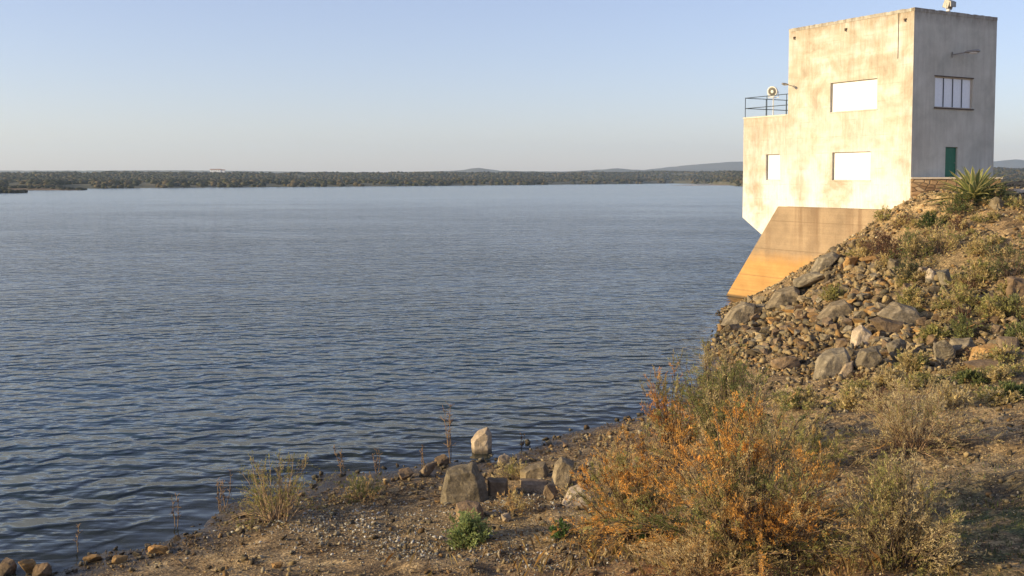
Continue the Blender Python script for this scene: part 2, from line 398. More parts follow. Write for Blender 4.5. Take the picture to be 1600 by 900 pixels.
for x, y, z in [(45, 75, 9.8), (60, 70, 9.9), (38, 74, 9.6), (48, 68, 9.5), (60, 55, 8), (60, 40, 4.6), (60, 25, 4), (60, 5, 6), (40, 95, 9.8), (60, 100, 9.8), (100, 100, 9.8), (100, 60, 9.5), (100, 0, 8),
                (0, 1, 8.8), (0, 5, 7.2), (0, 10, 4.9), (0, 15, 3.2), (-15, 3, 5.5), (15, 3, 7.2), (30, 5, 6.0), (-12, 12, 2.6), (12, 12, 4.4), (-25, 5, 2), (25, 12, 4.4), (-8, 17, 2.2), (12, 17, 3.4), (-14, 20, .9), (-25, 17, -.3), (-40, 5, 0), (-60, -10, 0),
                (-30, 30, -2.5), (-20, 34, -2), (-10, 45, -2.2), (0, 52, -2), (6, 62, -2.2), (10, 78, -2.4), (14, 95, -3), (-40, 60, -4), (-60, 100, -5), (0, 110, -5), (-30, 90, -5), (-60, 30, -5), (20, 112, -4)]:
    CP.append((x, y, z))
CP = np.array(CP)
def phi(r): return np.sqrt(r * r + 1.0)
_A = phi(np.linalg.norm(CP[:, None, :2] - CP[None, :, :2], axis=2)) + np.eye(len(CP)) * -0.02
_n = len(CP); _B = np.zeros((_n + 3, _n + 3)); _B[:_n, :_n] = _A; _B[:_n, _n] = 1; _B[:_n, _n + 1:] = CP[:, :2]; _B[_n, :_n] = 1; _B[_n + 1:, :_n] = CP[:, :2].T
_wt = np.linalg.solve(_B, np.concatenate([CP[:, 2], [0, 0, 0]]))
def _rbf(P):
    P = np.asarray(P, float).reshape(-1, 2); out = np.empty(len(P))
    for i in range(0, len(P), 20000):
        Q = P[i:i + 20000]
        out[i:i + 20000] = phi(np.linalg.norm(Q[:, None] - CP[None, :, :2], axis=2)) @ _wt[:_n] + _wt[_n] + Q @ _wt[_n + 1:]
    return out
def lumps(x, y):
    v = Vector((x, y, 0))
    return .16 * mnoise.noise(v * .35) + .13 * mnoise.noise(v * 1.1 + Vector((7, 3, 1))) + .065 * mnoise.noise(v * 3.1) + .02 * mnoise.noise(v * 7.0)

xs = np.concatenate([np.linspace(-62, -26, 16, endpoint=False), np.arange(-26, 52, .24), np.linspace(52, 130, 30)])
ys = np.concatenate([np.linspace(-12, 14, 16, endpoint=False), np.arange(14, 62, .22), np.arange(62, 98, .35), np.linspace(98, 150, 14)])
GX, GY = np.meshgrid(xs, ys)
GZ = _rbf(np.stack([GX.ravel(), GY.ravel()], 1))
LM = np.array([lumps(x, y) for x, y in zip(GX.ravel(), GY.ravel())])
GZ = np.clip(GZ, -6, 10.1)
GZ = (GZ + LM * np.clip(.35 + GZ * .6, .35, 1.3)).reshape(GX.shape)
def gz(x, y):
    i = int(np.clip(np.searchsorted(xs, x) - 1, 0, len(xs) - 2)); j = int(np.clip(np.searchsorted(ys, y) - 1, 0, len(ys) - 2))
    a = (x - xs[i]) / (xs[i + 1] - xs[i]); b = (y - ys[j]) / (ys[j + 1] - ys[j])
    return float((GZ[j, i] * (1 - a) + GZ[j, i + 1] * a) * (1 - b) + (GZ[j + 1, i] * (1 - a) + GZ[j + 1, i + 1] * a) * b)
def gzv(X, Y):
    i = np.clip(np.searchsorted(xs, X) - 1, 0, len(xs) - 2); j = np.clip(np.searchsorted(ys, Y) - 1, 0, len(ys) - 2)
    a = (X - xs[i]) / (xs[i + 1] - xs[i]); b = (Y - ys[j]) / (ys[j + 1] - ys[j])
    return (GZ[j, i] * (1 - a) + GZ[j, i + 1] * a) * (1 - b) + (GZ[j + 1, i] * (1 - a) + GZ[j + 1, i + 1] * a) * b
def ground_at(px, py):
    """where the sight line through a photo pixel meets the bank (or the water)"""
    d = ray(px, py); prev = 12.0
    t = 12.0
    while t < 120:
        p = d * t
        if p[2] + H < max(gz(p[0], p[1]), 0): break
        prev = t; t += .25
    a, b = prev, t
    for _ in range(12):
        m = (a + b) / 2; p = d * m
        if p[2] + H < max(gz(p[0], p[1]), 0): b = m
        else: a = m
    p = d * b
    return np.array([p[0], p[1], gz(p[0], p[1])])
def to_px(X, Y, Z):
    dz = Z - H
    fw = Y * math.cos(TH) - dz * math.sin(TH); up = Y * math.sin(TH) + dz * math.cos(TH)
    return 800 + F * X / fw, YC - F * up / fw

ii, jj = np.meshgrid(np.arange(len(xs) - 1), np.arange(len(ys) - 1)); n_ = len(xs)
fq = np.stack([jj * n_ + ii, jj * n_ + ii + 1, (jj + 1) * n_ + ii + 1, (jj + 1) * n_ + ii], -1).reshape(-1, 4)
PX, PY = to_px(GX.ravel(), np.maximum(GY.ravel(), 8), GZ.ravel())
def blob(cx, cy, rx, ry): return np.exp(-(((PX - cx) / rx) ** 2 + ((PY - cy) / ry) ** 2))
tint = np.zeros((GX.size, 3))
tint[:, 0] = np.clip(blob(1560, 830, 150, 80) * 1.2 + blob(1560, 610, 90, 22) * .8 + blob(1520, 480, 120, 70) * .55 + blob(1420, 400, 60, 40) * .5 + blob(780, 830, 160, 25) * .25 + blob(560, 770, 60, 20) * .5 + blob(940, 860, 100, 40) * .3, 0, 1)
tint[:, 1] = np.clip(blob(1130, 900, 260, 32) * 1.1 + blob(1000, 690, 60, 30) * .4 + blob(1560, 340, 60, 30) * .3, 0, 1)
tint[:, 2] = np.clip(blob(1440, 320, 110, 60) * 1.1 + blob(1500, 670, 160, 40) * .6 + blob(1560, 400, 80, 90) * .5 + blob(1150, 560, 90, 40) * .3, 0, 1)
link('ground', np_mesh('ground', np.stack([GX.ravel(), GY.ravel(), GZ.ravel()], 1), fq, tint, True), M['ground'])['kind'] = 'structure'

# ------------------------------------------------------------------ water
wx = np.concatenate([-np.geomspace(12000, 70, 14), np.arange(-60, 60, 1.0), np.geomspace(70, 12000, 14)])
wy = np.concatenate([[-300, -100, -30], np.arange(-10, 130, 1.0), np.geomspace(135, 12500, 22)])
WX, WY = np.meshgrid(wx, wy)
inside = (WX > -60) & (WX < 60) & (WY > -10) & (WY < 130)
dep = np.where(inside, -gzv(np.clip(WX, -61, 129).ravel(), np.clip(WY, -11, 149).ravel()).reshape(WX.shape), 6)
shal = np.clip(1 - dep / 3.2, 0, 1)
wc = np.zeros((WX.size, 3)); wc[:, 0] = shal.ravel() ** 1.3; wc[:, 1] = np.clip(1 - dep / .5, 0, 1).ravel()
ii, jj = np.meshgrid(np.arange(len(wx) - 1), np.arange(len(wy) - 1)); n_ = len(wx)
fq = np.stack([jj * n_ + ii, jj * n_ + ii + 1, (jj + 1) * n_ + ii + 1, (jj + 1) * n_ + ii], -1).reshape(-1, 4)
link('lake_water', np_mesh('lake_water', np.stack([WX.ravel(), WY.ravel(), np.zeros(WX.size)], 1), fq, wc, True), M['water'])['kind'] = 'structure'

# ------------------------------------------------------------------ far shore
def smooth(t): t = np.clip(t, 0, 1); return t * t * (3 - 2 * t)
def n1(x, y=0.0, s=0): return mnoise.noise(Vector((x, y, s)))
KX = [-900, 0, 60, 172, 350, 600, 780, 900, 1050, 1110, 1165, 1300, 2500]
KW = [299, 297, 296, 294.3, 292.8, 291, 289.4, 288.2, 286.6, 287.6, 291.5, 292, 293]
KT = [267, 270, 268.5, 267.5, 268.5, 268.5, 268.0, 267.5, 266.5, 266.5, 266, 262, 262]
def shore_r(px): return H * F / (np.interp(px, KX, KW) - 280)
cols = np.arange(-700, 2400, 4.0); rows = np.concatenate([np.linspace(-.04, .3, 12), np.linspace(.36, 1, 14), [1.3, 2, 4]])
FV = []
def far_h(px, s):
    R0 = shore_r(px); r = R0 + s * 1500
    top = 280 - np.interp(px, KX, KT) - 3.0 + 1.6 * n1(px * .012, 3) + .9 * n1(px * .04, 5)
    e = -(H / r) * F; rise = smooth(s) if s < 1 else 1.0
    bank = .25 * smooth(s / .06)
    z = H + (e * (1 - max(rise, bank)) + top * max(rise, bank)) / F * r
    if s > 1: z = min(z, H + top / F * (R0 + 1500)) - (s - 1) * 15
    if s < 0: z = -2.0
    z += (2.5 * n1(px * .02, r * .004) + 1.5 * n1(px * .06, r * .01)) * smooth(s * 4)
    return r, z
for s in rows:
    for px in cols:
        r, z = far_h(px, s); FV.append(((px - 800) / F * r, r, z))
nc = len(cols); ii, jj = np.meshgrid(np.arange(nc - 1), np.arange(len(rows) - 1))
fq = np.stack([jj * nc + ii, jj * nc + ii + 1, (jj + 1) * nc + ii + 1, (jj + 1) * nc + ii], -1).reshape(-1, 4)
t = NT('far_hillside'); t.col(t.ramp(t.noise(.012, 6, .65), [(.35, (.06, .06, .026)), (.55, (.10, .088, .04)), (.7, (.17, .135, .07))])); t.rough(.95)
link('far_hills', np_mesh('far_hills', np.array(FV), fq, None, True), t.m)['kind'] = 'structure'

ico = bmesh.new(); bmesh.ops.create_icosphere(ico, subdivisions=1, radius=1.0)
IV = np.array([v.co[:] for v in ico.verts]); IF = np.array([[v.index for v in f.verts] for f in ico.faces]); ico.free()
ico = bmesh.new(); bmesh.ops.create_icosphere(ico, subdivisions=2, radius=1.0)
IV2 = np.array([v.co[:] for v in ico.verts]); IF2 = np.array([[v.index for v in f.verts] for f in ico.faces]); ico.free()
def blobs(P, S, tintc, jit=.22, V0=IV, F0=IF):
    """many small lumpy solids in one mesh. P (n,3) S (n,3)"""
    n = len(P); k = len(V0)
    ang = rng.uniform(0, 6.28, n); ca, sa = np.cos(ang), np.sin(ang)
    V = V0[None] * (1 + rng.uniform(-jit, jit, (n, k, 1))) * S[:, None, :]
    X = V[..., 0] * ca[:, None] - V[..., 1] * sa[:, None]; Y = V[..., 0] * sa[:, None] + V[..., 1] * ca[:, None]
    V = np.stack([X, Y, V[..., 2]], -1) + P[:, None, :]
    Fc = F0[None] + (np.arange(n) * k)[:, None, None]
    return V.reshape(-1, 3), Fc.reshape(-1, 3), np.repeat(tintc, k, axis=0)
def woods(name, label, npts, px0, px1, s0, s1, size, seed):
    r_ = np.random.default_rng(seed); P = []; S = []; T = []
    while len(P) < npts:
        px = r_.uniform(px0, px1); s = r_.uniform(s0, s1) ** 1.0
        dens = .5 + 1.5 * n1(px * .02, s * 5, 9) + (.25 if s > .1 else -.1)
        if r_.random() > dens: continue
        r, z = far_h(px, s)
        q = r_.uniform(*size); P.append(((px - 800) / F * r, r, z + q * .35)); S.append((q * r_.uniform(.9, 1.6), q, q * r_.uniform(.6, .95)))
        c = np.array([(.07, .072, .024), (.10, .09, .034), (.15, .115, .05), (.045, .05, .02)][r_.integers(4)]); T.append(c * r_.uniform(.7, 1.3))
    V, Fc, C = blobs(np.array(P), np.array(S), np.array(T))
    o = link(name, np_mesh(name, V, Fc, C), M['leaf']); tag(o, label, 'woods', kind='stuff')
woods('woods', 'dark scrubby oak woods covering the low hills across the lake', 26000, -250, 2000, .005, 1.08, (1.8, 5.2), 3)

# far spits of land on the left and a sandy one beside the tower
def spit(name, px0, px1, yw, hgt, wid, mat, seed, cover):
    r0 = H * F / (yw - 280); n = 60; V = []; P = []; S = []; T = []
    r_ = np.random.default_rng(seed)
    for k in range(n + 1):
        a = k / n; px = px0 + (px1 - px0) * a; tp = min(1, (1 - a) * 6) if px1 > px0 else min(1, (1 - a) * 6)
        for m_, (dy, zz) in enumerate([(0, -1), (.02, .25), (.2, .8), (.5, 1.0), (.8, .8), (1, -1)]):
            r = r0 + dy * wid * (.3 + .7 * tp); h = hgt * zz * tp * (1 + .35 * n1(px * .11, m_, seed)) if zz > 0 else -1
            V.append(((px - 800) / F * r, r, h))
            if 1 < m_ < 5 and cover:
                for _ in range(2):
                    q = r_.uniform(1.2, 2.8); P.append(((px + r_.uniform(-1, 1) - 800) / F * r, r + r_.uniform(-8, 8), h + q * .2)); S.append((q * 1.6, q, q * .7)); T.append(np.array((.05, .05, .022)) * r_.uniform(.6, 1.5))
    ii, jj = np.meshgrid(np.arange(5), np.arange(n)); fq = np.stack([jj * 6 + ii, jj * 6 + ii + 1, (jj + 1) * 6 + ii + 1, (jj + 1) * 6 + ii], -1).reshape(-1, 4)
    o = link(name, np_mesh(name, np.array(V), fq, None, True), mat); o['kind'] = 'structure'
    if cover:
        VV, FF, CC = blobs(np.array(P), np.array(S), np.array(T)); oo = link('shore_scrub', np_mesh('shore_scrub', VV, FF, CC), M['leaf']); tag(oo, cover, 'scrub', kind='stuff')
t = NT('far_earth'); t.col(t.ramp(t.noise(.05, 5), [(.35, (.10, .075, .045)), (.65, (.2, .14, .085))])); t.rough(.95); EARTH = t.m
t = NT('far_sand'); t.col(t.ramp(t.noise(.05, 5), [(.35, (.20, .15, .10)), (.65, (.34, .26, .18))])); t.rough(.95); SAND = t.m
spit('land_spit', -250, 130, 297.2, 2.4, 120, EARTH, 1, 'olive scrub on the long low spit at the far left')
spit('islet', -250, 31, 301.5, 2.2, 45, EARTH, 2, 'dark scrub on the nearest low islet at the far left')
spit('sand_bar', 1290, 1045, 289.6, 1.3, 60, SAND, 3, None)

# mountains
t = NT('mountain_slope'); t.col(t.ramp(t.noise(.0015, 5), [(.35, (.06, .06, .04)), (.65, (.12, .1, .07))])); t.rough(.95)
def mountains(name, r, pts, seed):
    V = []; px = np.arange(pts[0][0], pts[-1][0] + .1, 3.0); tops = np.interp(px, [p[0] for p in pts], [p[1] for p in pts])
    for p, tp in zip(px, tops):
        hh = (280 - tp + .5 * n1(p * .08, seed) + .3 * n1(p * .2, seed)) / F * r + H
        x = (p - 800) / F
        for dr, z in [(-900, -1), (-350, hh * .62), (0, hh), (700, -1)]:
            V.append((x * (r + dr), r + dr, z))
    n = len(px); ii, jj = np.meshgrid(np.arange(3), np.arange(n - 1)); fq = np.stack([jj * 4 + ii, jj * 4 + ii + 1, (jj + 1) * 4 + ii + 1, (jj + 1) * 4 + ii], -1).reshape(-1, 4)
    link(name, np_mesh(name, np.array(V), fq, None, True), t.m)['kind'] = 'structure'
mountains('mountains', 9500, [(980, 269), (1015, 264.5), (1060, 259.5), (1100, 256), (1140, 253), (1180, 252), (1300, 250), (1450, 254), (1540, 253), (1560, 251.5), (1585, 249), (1620, 253), (1800, 256), (2100, 262)], 4)
mountains('distant_hills', 7500, [(-400, 263), (-150, 266), (60, 266.5), (150, 266.5), (260, 266), (380, 267), (480, 268.5), (600, 269.5), (700, 267), (722, 266), (738, 263), (748, 262.3), (760, 264), (785, 267), (880, 268), (940, 265), (965, 262.8), (985, 265), (1020, 266), (1300, 266)], 8)

# farmhouse on the far ridge
r, z = far_h(340, .98); fx = (338 - 800) / F * r
fh = empty('farmhouse', (fx, r, z + 5)); tag(fh, 'tiny white farmhouse on the ridge of the far wooded hills', 'farmhouse')
b = MB().box(-14, 14, -4, 4, -3, 5.5); b.box(14.02, 24, -3, 3, -3, 4); b.build('wall', M['white'], fh)
b = MB()
for x0, x1, zt, wd in ((-15, 15, 5.5, 4.6), (14.05, 25, 4, 3.6)):
    vs = [b.bm.verts.new(q) for q in [(x0, -wd, zt), (x1, -wd, zt), (x1, wd, zt), (x0, wd, zt), (x0, 0, zt + 2), (x1, 0, zt + 2)]]
    for f_ in ((0, 1, 5, 4), (2, 3, 4, 5), (0, 4, 3), (1, 2, 5), (0, 3, 2, 1)): b.bm.faces.new([vs[i] for i in f_])
b.build('roof', simple('terracotta_roof', (.30, .14, .08), .8), fh)
b = MB()
for x in (-10, -4, 2, 8): MB().box(x, x + 1.6, -4.06, -4.0, 1.5, 3.6).build('window', M['mullion'], fh)
b.bm.free()

# ------------------------------------------------------------------ haze
hb = MB().box(-11500, 11500, -700, 12800, -7.5, 420)
t = bpy.data.materials.new('thin_haze'); t.use_nodes = True; t.node_tree.nodes.clear()
vo = t.node_tree.nodes.new('ShaderNodeVolumePrincipled'); ou = t.node_tree.nodes.new('ShaderNodeOutputMaterial')
vo.inputs['Color'].default_value = (.66, .82, 1.0, 1); vo.inputs['Density'].default_value = 7e-5; vo.inputs['Anisotropy'].default_value = .2
t.node_tree.links.new(vo.outputs[0], ou.inputs['Volume'])
hz = hb.build('haze', t); tag(hz, 'thin blue haze lying over the lake and the far hills', 'haze', kind='stuff')

# ------------------------------------------------------------------ the intake tower
tower = empty('intake_tower', (TC[0], TC[1], 0), PHI)
tag(tower, 'tall square concrete intake tower with white windows, standing at the lake edge', 'tower')
def panel(bm, o, a, b, n, Wd, Z0, Z1, openings, depth=.3):
    """wall face with real openings: o + a*s + z, reveals running depth inward along -n"""
    o, a, n = Vector(o), Vector(a), Vector(n)
    ss = sorted({0, Wd, *[q for p in openings for q in p[:2]]}); zs = sorted({Z0, Z1, *[q for p in openings for q in p[2:4]]})
    def P(s, z, k=0): v = o + a * s - n * k; return bm.verts.new((v.x, v.y, z))
    for s0, s1 in zip(ss, ss[1:]):
        for z0, z1 in zip(zs, zs[1:]):
            if any(p[0] <= s0 and s1 <= p[1] and p[2] <= z0 and z1 <= p[3] for p in openings): continue
            bm.faces.new([P(s0, z0), P(s1, z0), P(s1, z1), P(s0, z1)])
    for s0, s1, z0, z1 in openings:
        for A, B in (((s0, z0), (s1, z0)), ((s1, z0), (s1, z1)), ((s1, z1), (s0, z1)), ((s0, z1), (s0, z0))):
            bm.faces.new([P(*A), P(*B), P(*B, depth), P(*A, depth)])
XW, YW, ZT, ZB = 9.35, 12.35, 22.7, 8.15
left_op = [(3.2, 7.8, 15.65, 17.95), (3.7, 7.5, 10.32, 12.5)]
b = MB(); panel(b.bm, (0, 0, 0), (0, 1, 0), None, (-1, 0, 0), YW, ZB, ZT, left_op)
b.bm.faces.new([b.bm.verts.new(q) for q in [(0, YW, ZB), (XW, YW, ZB), (XW, YW, ZT), (0, YW, ZT)]])
bmesh.ops.remove_doubles(b.bm, verts=b.bm.verts, dist=1e-4)
me = bpy.data.meshes.new('wall'); bmesh.ops.recalc_face_normals(b.bm, faces=b.bm.faces[:]); b.bm.to_mesh(me); b.bm.free()
tag(link('wall', me, M['plaster'], tower), 'sunlit cream lime-washed wall facing the lake')
b = MB(); panel(b.bm, (0, 0, 0), (1, 0, 0), None, (0, -1, 0), XW, ZB, ZT, [(2.4, 6.68, 15.68, 17.93), (3.73, 5.1, 10.56, 12.79)])
b.bm.faces.new([b.bm.verts.new(q) for q in [(XW, 0, ZB), (XW, YW, ZB), (XW, YW, ZT), (XW, 0, ZT)]])
bmesh.ops.remove_doubles(b.bm, verts=b.bm.verts, dist=1e-4)
me = bpy.data.meshes.new('wall'); bmesh.ops.recalc_face_normals(b.bm, faces=b.bm.faces[:]); b.bm.to_mesh(me); b.bm.free()
tag(link('wall', me, M['render'], tower), 'grey rendered wall with the green door')
# roof with a raised, slightly chipped coping edge
b = MB().box(.02, XW - .02, .02, YW - .02, ZT - .35, ZT - .02); b.build('roof', M['render'], tower)
def chipped(b, p0, p1, n, wd, z0, z1):
    p0, p1 = Vector(p0), Vector(p1); d = p1 - p0; s = d.normalized(); pr = Vector((s.y, -s.x, 0)); R_ = []
    for k in range(n + 1):
        q = p0 + d * k / n; ch = .035 * mnoise.noise(Vector((k * .6, n, 2))) + (-.06 if mnoise.noise(Vector((k * .35, 4, n))) > .35 else 0)
        R_.append([b.bm.verts.new((q.x + pr.x * a_, q.y + pr.y * a_, z)) for a_, z in ((.03, z0), (.03, z1 + ch), (-wd, z1 + ch * .6), (-wd, z0))])
    for A, B in zip(R_, R_[1:]):
        for m_ in range(4): b.bm.faces.new((A[m_], B[m_], B[(m_ + 1) % 4], A[(m_ + 1) % 4]))
    b.bm.faces.new(R_[0]); b.bm.faces.new(R_[-1][::-1])
b = MB(); chipped(b, (0, 0, 0), (XW, 0, 0), 40, .22, ZT - .22, ZT + .03)
chipped(b, (0, YW, 0), (0, .24, 0), 60, .22, ZT - .22, ZT + .03); b.build('parapet', M['render'], tower)
# windows
def window(y0, y1, z0, z1, base_x=.0, par=tower):
    f_ = MB()
    e = .06
    f_.box(base_x + .20, base_x + .27, y0 + .002, y0 + e, z0 + .002, z1 - .002); f_.box(base_x + .20, base_x + .27, y1 - e, y1 - .002, z0 + .002, z1 - .002)
    f_.box(base_x + .20, base_x + .27, y0 + e, y1 - e, z0 + .002, z0 + e); f_.box(base_x + .20, base_x + .27, y0 + e, y1 - e, z1 - e, z1 - .002)
    w = f_.build('window', M['frame'], par)
    p = MB().box(base_x + .225, base_x + .30, y0 + e, y1 - e, z0 + e, z1 - e); p.build('panel', M['white'], w)
    s = MB().box(base_x - .05, base_x + .199, y0 - .05, y1 + .05, z0 - .07, z0 - .003); s.build('sill', M['plaster'], w)
    return w
window(*left_op[0]); window(*left_op[1])
fr = MB(); x0, x1, z0, z1 = 2.4, 6.68, 15.68, 17.93
for a_ in ((x0 + .003, x0 + .07, z0 + .003, z1 - .003), (x1 - .07, x1 - .003, z0 + .003, z1 - .003), (x0 + .07, x1 - .07, z0 + .003, z0 + .07), (x0 + .07, x1 - .07, z1 - .07, z1 - .003)):
    fr.box(a_[0], a_[1], .13, .20, a_[2], a_[3])
w = fr.build('window', M['coping'], tower); w['label'] = 'wide window of grey panels and thin bars'
for k in range(4):
    a0 = x0 + .07 + (x1 - x0 - .14) * k / 4; a1 = x0 + .07 + (x1 - x0 - .14) * (k + 1) / 4
    MB().box(a0 + .025, a1 - .025, .16, .20, z0 + .08, z1 - .08).build('panel', M['shutter'], w)
    if k: MB().box(a0 - .022, a0 + .022, .10, .17, z0 + .07, z1 - .07).build('bar', M['mullion'], w)
MB().box(x0 - .08, x1 + .08, -.10, .125, z0 - .09, z0 - .003).build('sill', M['dark'], w)
MB().box(x0 - .08, x1 + .08, -.03, .0, z1 + .005, z1 + .08).build('lintel', M['dark'], w)
dr = MB(); dr.box(3.75, 5.08, .14, .19, 10.57, 12.77); dr.box(3.83, 5.0, .125, .145, 10.66, 11.6); dr.box(3.83, 5.0, .125, .145, 11.7, 12.66)
d = dr.build('door', M['green'], tower); MB().tube((4.95, .06, 11.62), (4.95, .14, 11.62), .03).box(4.80, 4.97, .05, .075, 11.605, 11.635).build('handle', M['lampgrey'], d)
# lower wing with chamfered underside
b = MB(); ax, aw = .10, 5.2
y0a, y1a, zt_, zb_ = YW, 17.75, 15.65, 7.05
wy0, wy1, wz0, wz1 = 13.3, 14.95, 10.33, 12.5
prof = [(y0a, 5.0), (14.2, 5.0), (y1a, zb_), (y1a, zt_), (y0a, zt_)]
panel(b.bm, (ax, y0a, 0), (0, 1, 0), None, (-1, 0, 0), y1a - y0a, zb_, zt_, [(wy0 - y0a, wy1 - y0a, wz0, wz1)])
bm = b.bm; V_ = lambda x, y, z: bm.verts.new((x, y, z))
bm.faces.new([V_(ax, y0a, 5.0), V_(ax, 14.2, 5.0), V_(ax, y1a, zb_), V_(ax, y0a, zb_)])
bm.faces.new([V_(ax, 14.2, 5.0), V_(aw, 14.2, 5.0), V_(aw, y1a, zb_), V_(ax, y1a, zb_)])
bm.faces.new([V_(ax, y1a, zb_), V_(aw, y1a, zb_), V_(aw, y1a, zt_), V_(ax, y1a, zt_)])
bm.faces.new([V_(ax, y0a, zt_), V_(ax, y1a, zt_), V_(aw, y1a, zt_), V_(aw, y0a, zt_)])
bm.faces.new([V_(aw, y0a, 5.0), V_(aw, 14.2, 5.0), V_(aw, y1a, zb_), V_(aw, y1a, zt_), V_(aw, y0a, zt_)])
bm.faces.new([V_(ax, y0a, 5.0), V_(ax, 14.2, 5.0), V_(aw, 14.2, 5.0), V_(aw, y0a, 5.0)])
bmesh.ops.remove_doubles(bm, verts=bm.verts, dist=1e-4)
wing = b.build('lower_wing', M['plaster'], tower)
window(wy0, wy1, wz0, wz1, ax, wing)
MB().box(ax - .04, ax + .14, y0a + .01, y1a + .05, zt_ + .003, zt_ + .13).box(ax + .14, aw, y1a - .1, y1a + .05, zt_ + .003, zt_ + .13).build('coping', M['render'], wing)
# railing on the wing's roof
rl = MB(); rx0, rx1, ry0, ry1 = ax + .08, aw - .2, YW + .05, y1a - .1
zr = zt_ + .1
for y in (ry1, 15.0, 12.7):
    rl.tube((rx0, y, zr), (rx0, y, zr + 1.72), .03, n=6)
for x in (rx0, 2.6, rx1): rl.tube((x, ry1, zr), (x, ry1, zr + 1.72), .03, n=6)
for y in (15.0, 12.7): rl.tube((rx1, y, zr), (rx1, y, zr + 1.72), .03, n=6)
for hgt in (.8, 1.7):
    rl.tube((rx0, ry0, zr + hgt), (rx0, ry1, zr + hgt), .032, n=6); rl.tube((rx0, ry1, zr + hgt), (rx1, ry1, zr + hgt), .032, n=6); rl.tube((rx1, ry0, zr + hgt), (rx1, ry1, zr + hgt), .032, n=6)
rl.build('railing', M['rail'], wing)
# sloping pier down into the water
b = MB(); bm = b.bm; px_ = -.12
pts = [(-.0, -3.0), (21.85, -3.0), (13.25, 8.13), (0.0, 8.13)]
ny = 26
A = []; 
f0 = [bm.verts.new((px_, y, z)) for y, z in pts]; f1 = [bm.verts.new((XW - .1, y, z)) for y, z in pts]
bm.faces.new(f0); bm.faces.new(f1[::-1])
for k in range(4): bm.faces.new((f0[k], f0[(k + 1) % 4], f1[(k + 1) % 4], f1[k]))
bmesh.ops.bevel(bm, geom=bm.edges[:], offset=.04, segments=2, affect='EDGES')
b.build('pier', M['pier'], tower)
# small iron hooks under the coping, and a cable
for y in (.75, 6.3, 11.7): MB().box(-.10, .02, y - .10, y + .10, 21.95, 22.03).box(-.13, -.09, y - .05, y + .05, 21.80, 22.02).build('bracket', M['dark'], tower)
MB().tube((-.03, 1.35, 19.2), (-.03, 1.35, 22.5), .018, n=5).build('cable', M['dark'], tower)
def T3(x, y, z): p = TW(x, y); return (p[0], p[1], z)
# base wall of the platform outside the door
pf = empty('platform_wall', T3(-.02, -.12, 8.0), math.radians(-5)); tag(pf, 'low ochre rubble wall with pale capping under the grey tower face', 'wall')
t = NT('rubble_masonry'); vm = t.mapping((1.6, 1.6, 3.0))
cc = t.ramp(t.sep(t.voro(1.0, vm, 'Color'))[0], [(0, (.22, .13, .07)), (.5, (.40, .26, .14)), (1, (.5, .36, .22))])
ed = t.ramp(t.voro(1.0, vm, 'Distance', 'DISTANCE_TO_EDGE'), [(.02, .45), (.10, 1.0)])
t.col(t.mix(cc, ed, .9, 'MULTIPLY')); t.rough(.9); t.bump(ed, .8, .08)
MB().box(.0, 6.2, .0, 6.5, -1.5, 2.42).build('masonry', t.m, pf)
b = MB(); b.box(-.08, 6.3, -.1, 6.6, 2.425, 2.545); b.build('capping', M['coping'], pf)
kb = empty('crest_kerb', (38.5, 68.6, 9.2), math.radians(4)); tag(kb, 'pale concrete kerb along the crest of the bank at the right edge', 'kerb')
MB().box(-5.0, 30, -.2, .2, -.6, .55, .02).build('kerb_block', M['coping'], kb)

# lamps fixed to the tower
def wall_lamp(label, loc, rz, scl=1.3):
    e = empty('wall_lamp', loc, rz); tag(e, label, 'lamp')
    MB().box(-.10, .10, -.03, .0, -.16, .16).build('wall_plate', M['lampgrey'], e)
    MB().tube((0, -.02, 0), (0, -.75, .12), .035).build('arm', M['lampgrey'], e)
    h = MB(); h.lathe((0, -.70, .12), (0, -1, .14), [(0, .06), (.12, .12), (.45, .17), (.75, .15), (.85, .05)], 14)
    for v in h.bm.verts: v.co.z = .16 + (v.co.z - .16) * .62
    hd = h.build('lamp_head', M['lampgrey'], e, True)
    MB().sphere((0, -1.15, .11), .15, 12, (1, 1.9, .55)).build('lens', M['lampwhite'], hd, True)
    e.scale = (scl, scl, scl)
    return e
p = T3(0, 11.75, 18.0); wall_lamp('grey lamp on the corner of the cream wall above the railing', p, PHI - math.pi / 2, .85)
p = T3(4.2, 0, 19.6); e = wall_lamp('grey street-style lamp on the shaded wall above the barred window', p, PHI + .95)
# round floodlight on a post
p = T3(1.0, 15.1, zt_); e = empty('floodlight', p, 0); e.scale = (.85, .85, .85); tag(e, 'round white floodlight on a post behind the roof railing', 'floodlight')
MB().tube((0, 0, 0), (0, 0, 2.0), .05).tube((0, 0, 0), (0, 0, .05), .16).build('post', M['lampwhite'], e)
yk = MB(); fd = Vector((-.62, -.75, -.12)).normalized(); sd = Vector((.75, -.62, 0))
yk.tube(Vector((0, 0, 2.0)), Vector((0, 0, 2.0)) + sd * .56, .03).tube(Vector((0, 0, 2.0)), Vector((0, 0, 2.0)) - sd * .56, .03)
yk.tube(Vector((0, 0, 2.0)) + sd * .56, Vector((0, 0, 2.62)) + sd * .56, .03).tube(Vector((0, 0, 2.0)) - sd * .56, Vector((0, 0, 2.62)) - sd * .56, .03); yk.build('yoke', M['lampwhite'], e)
hs = MB().lathe(Vector((0, 0, 2.62)) - fd * .38, fd, [(0, .16), (.12, .30), (.35, .47), (.60, .50), (.62, .54), (.70, .54), (.70, .44), (.60, .40)], 24).build('housing', M['lampwhite'], e, True)
MB().lathe(Vector((0, 0, 2.62)) + fd * .215, fd, [(0, .42), (.03, .36), (.05, .2)], 24).build('lens', M['lens'], hs)
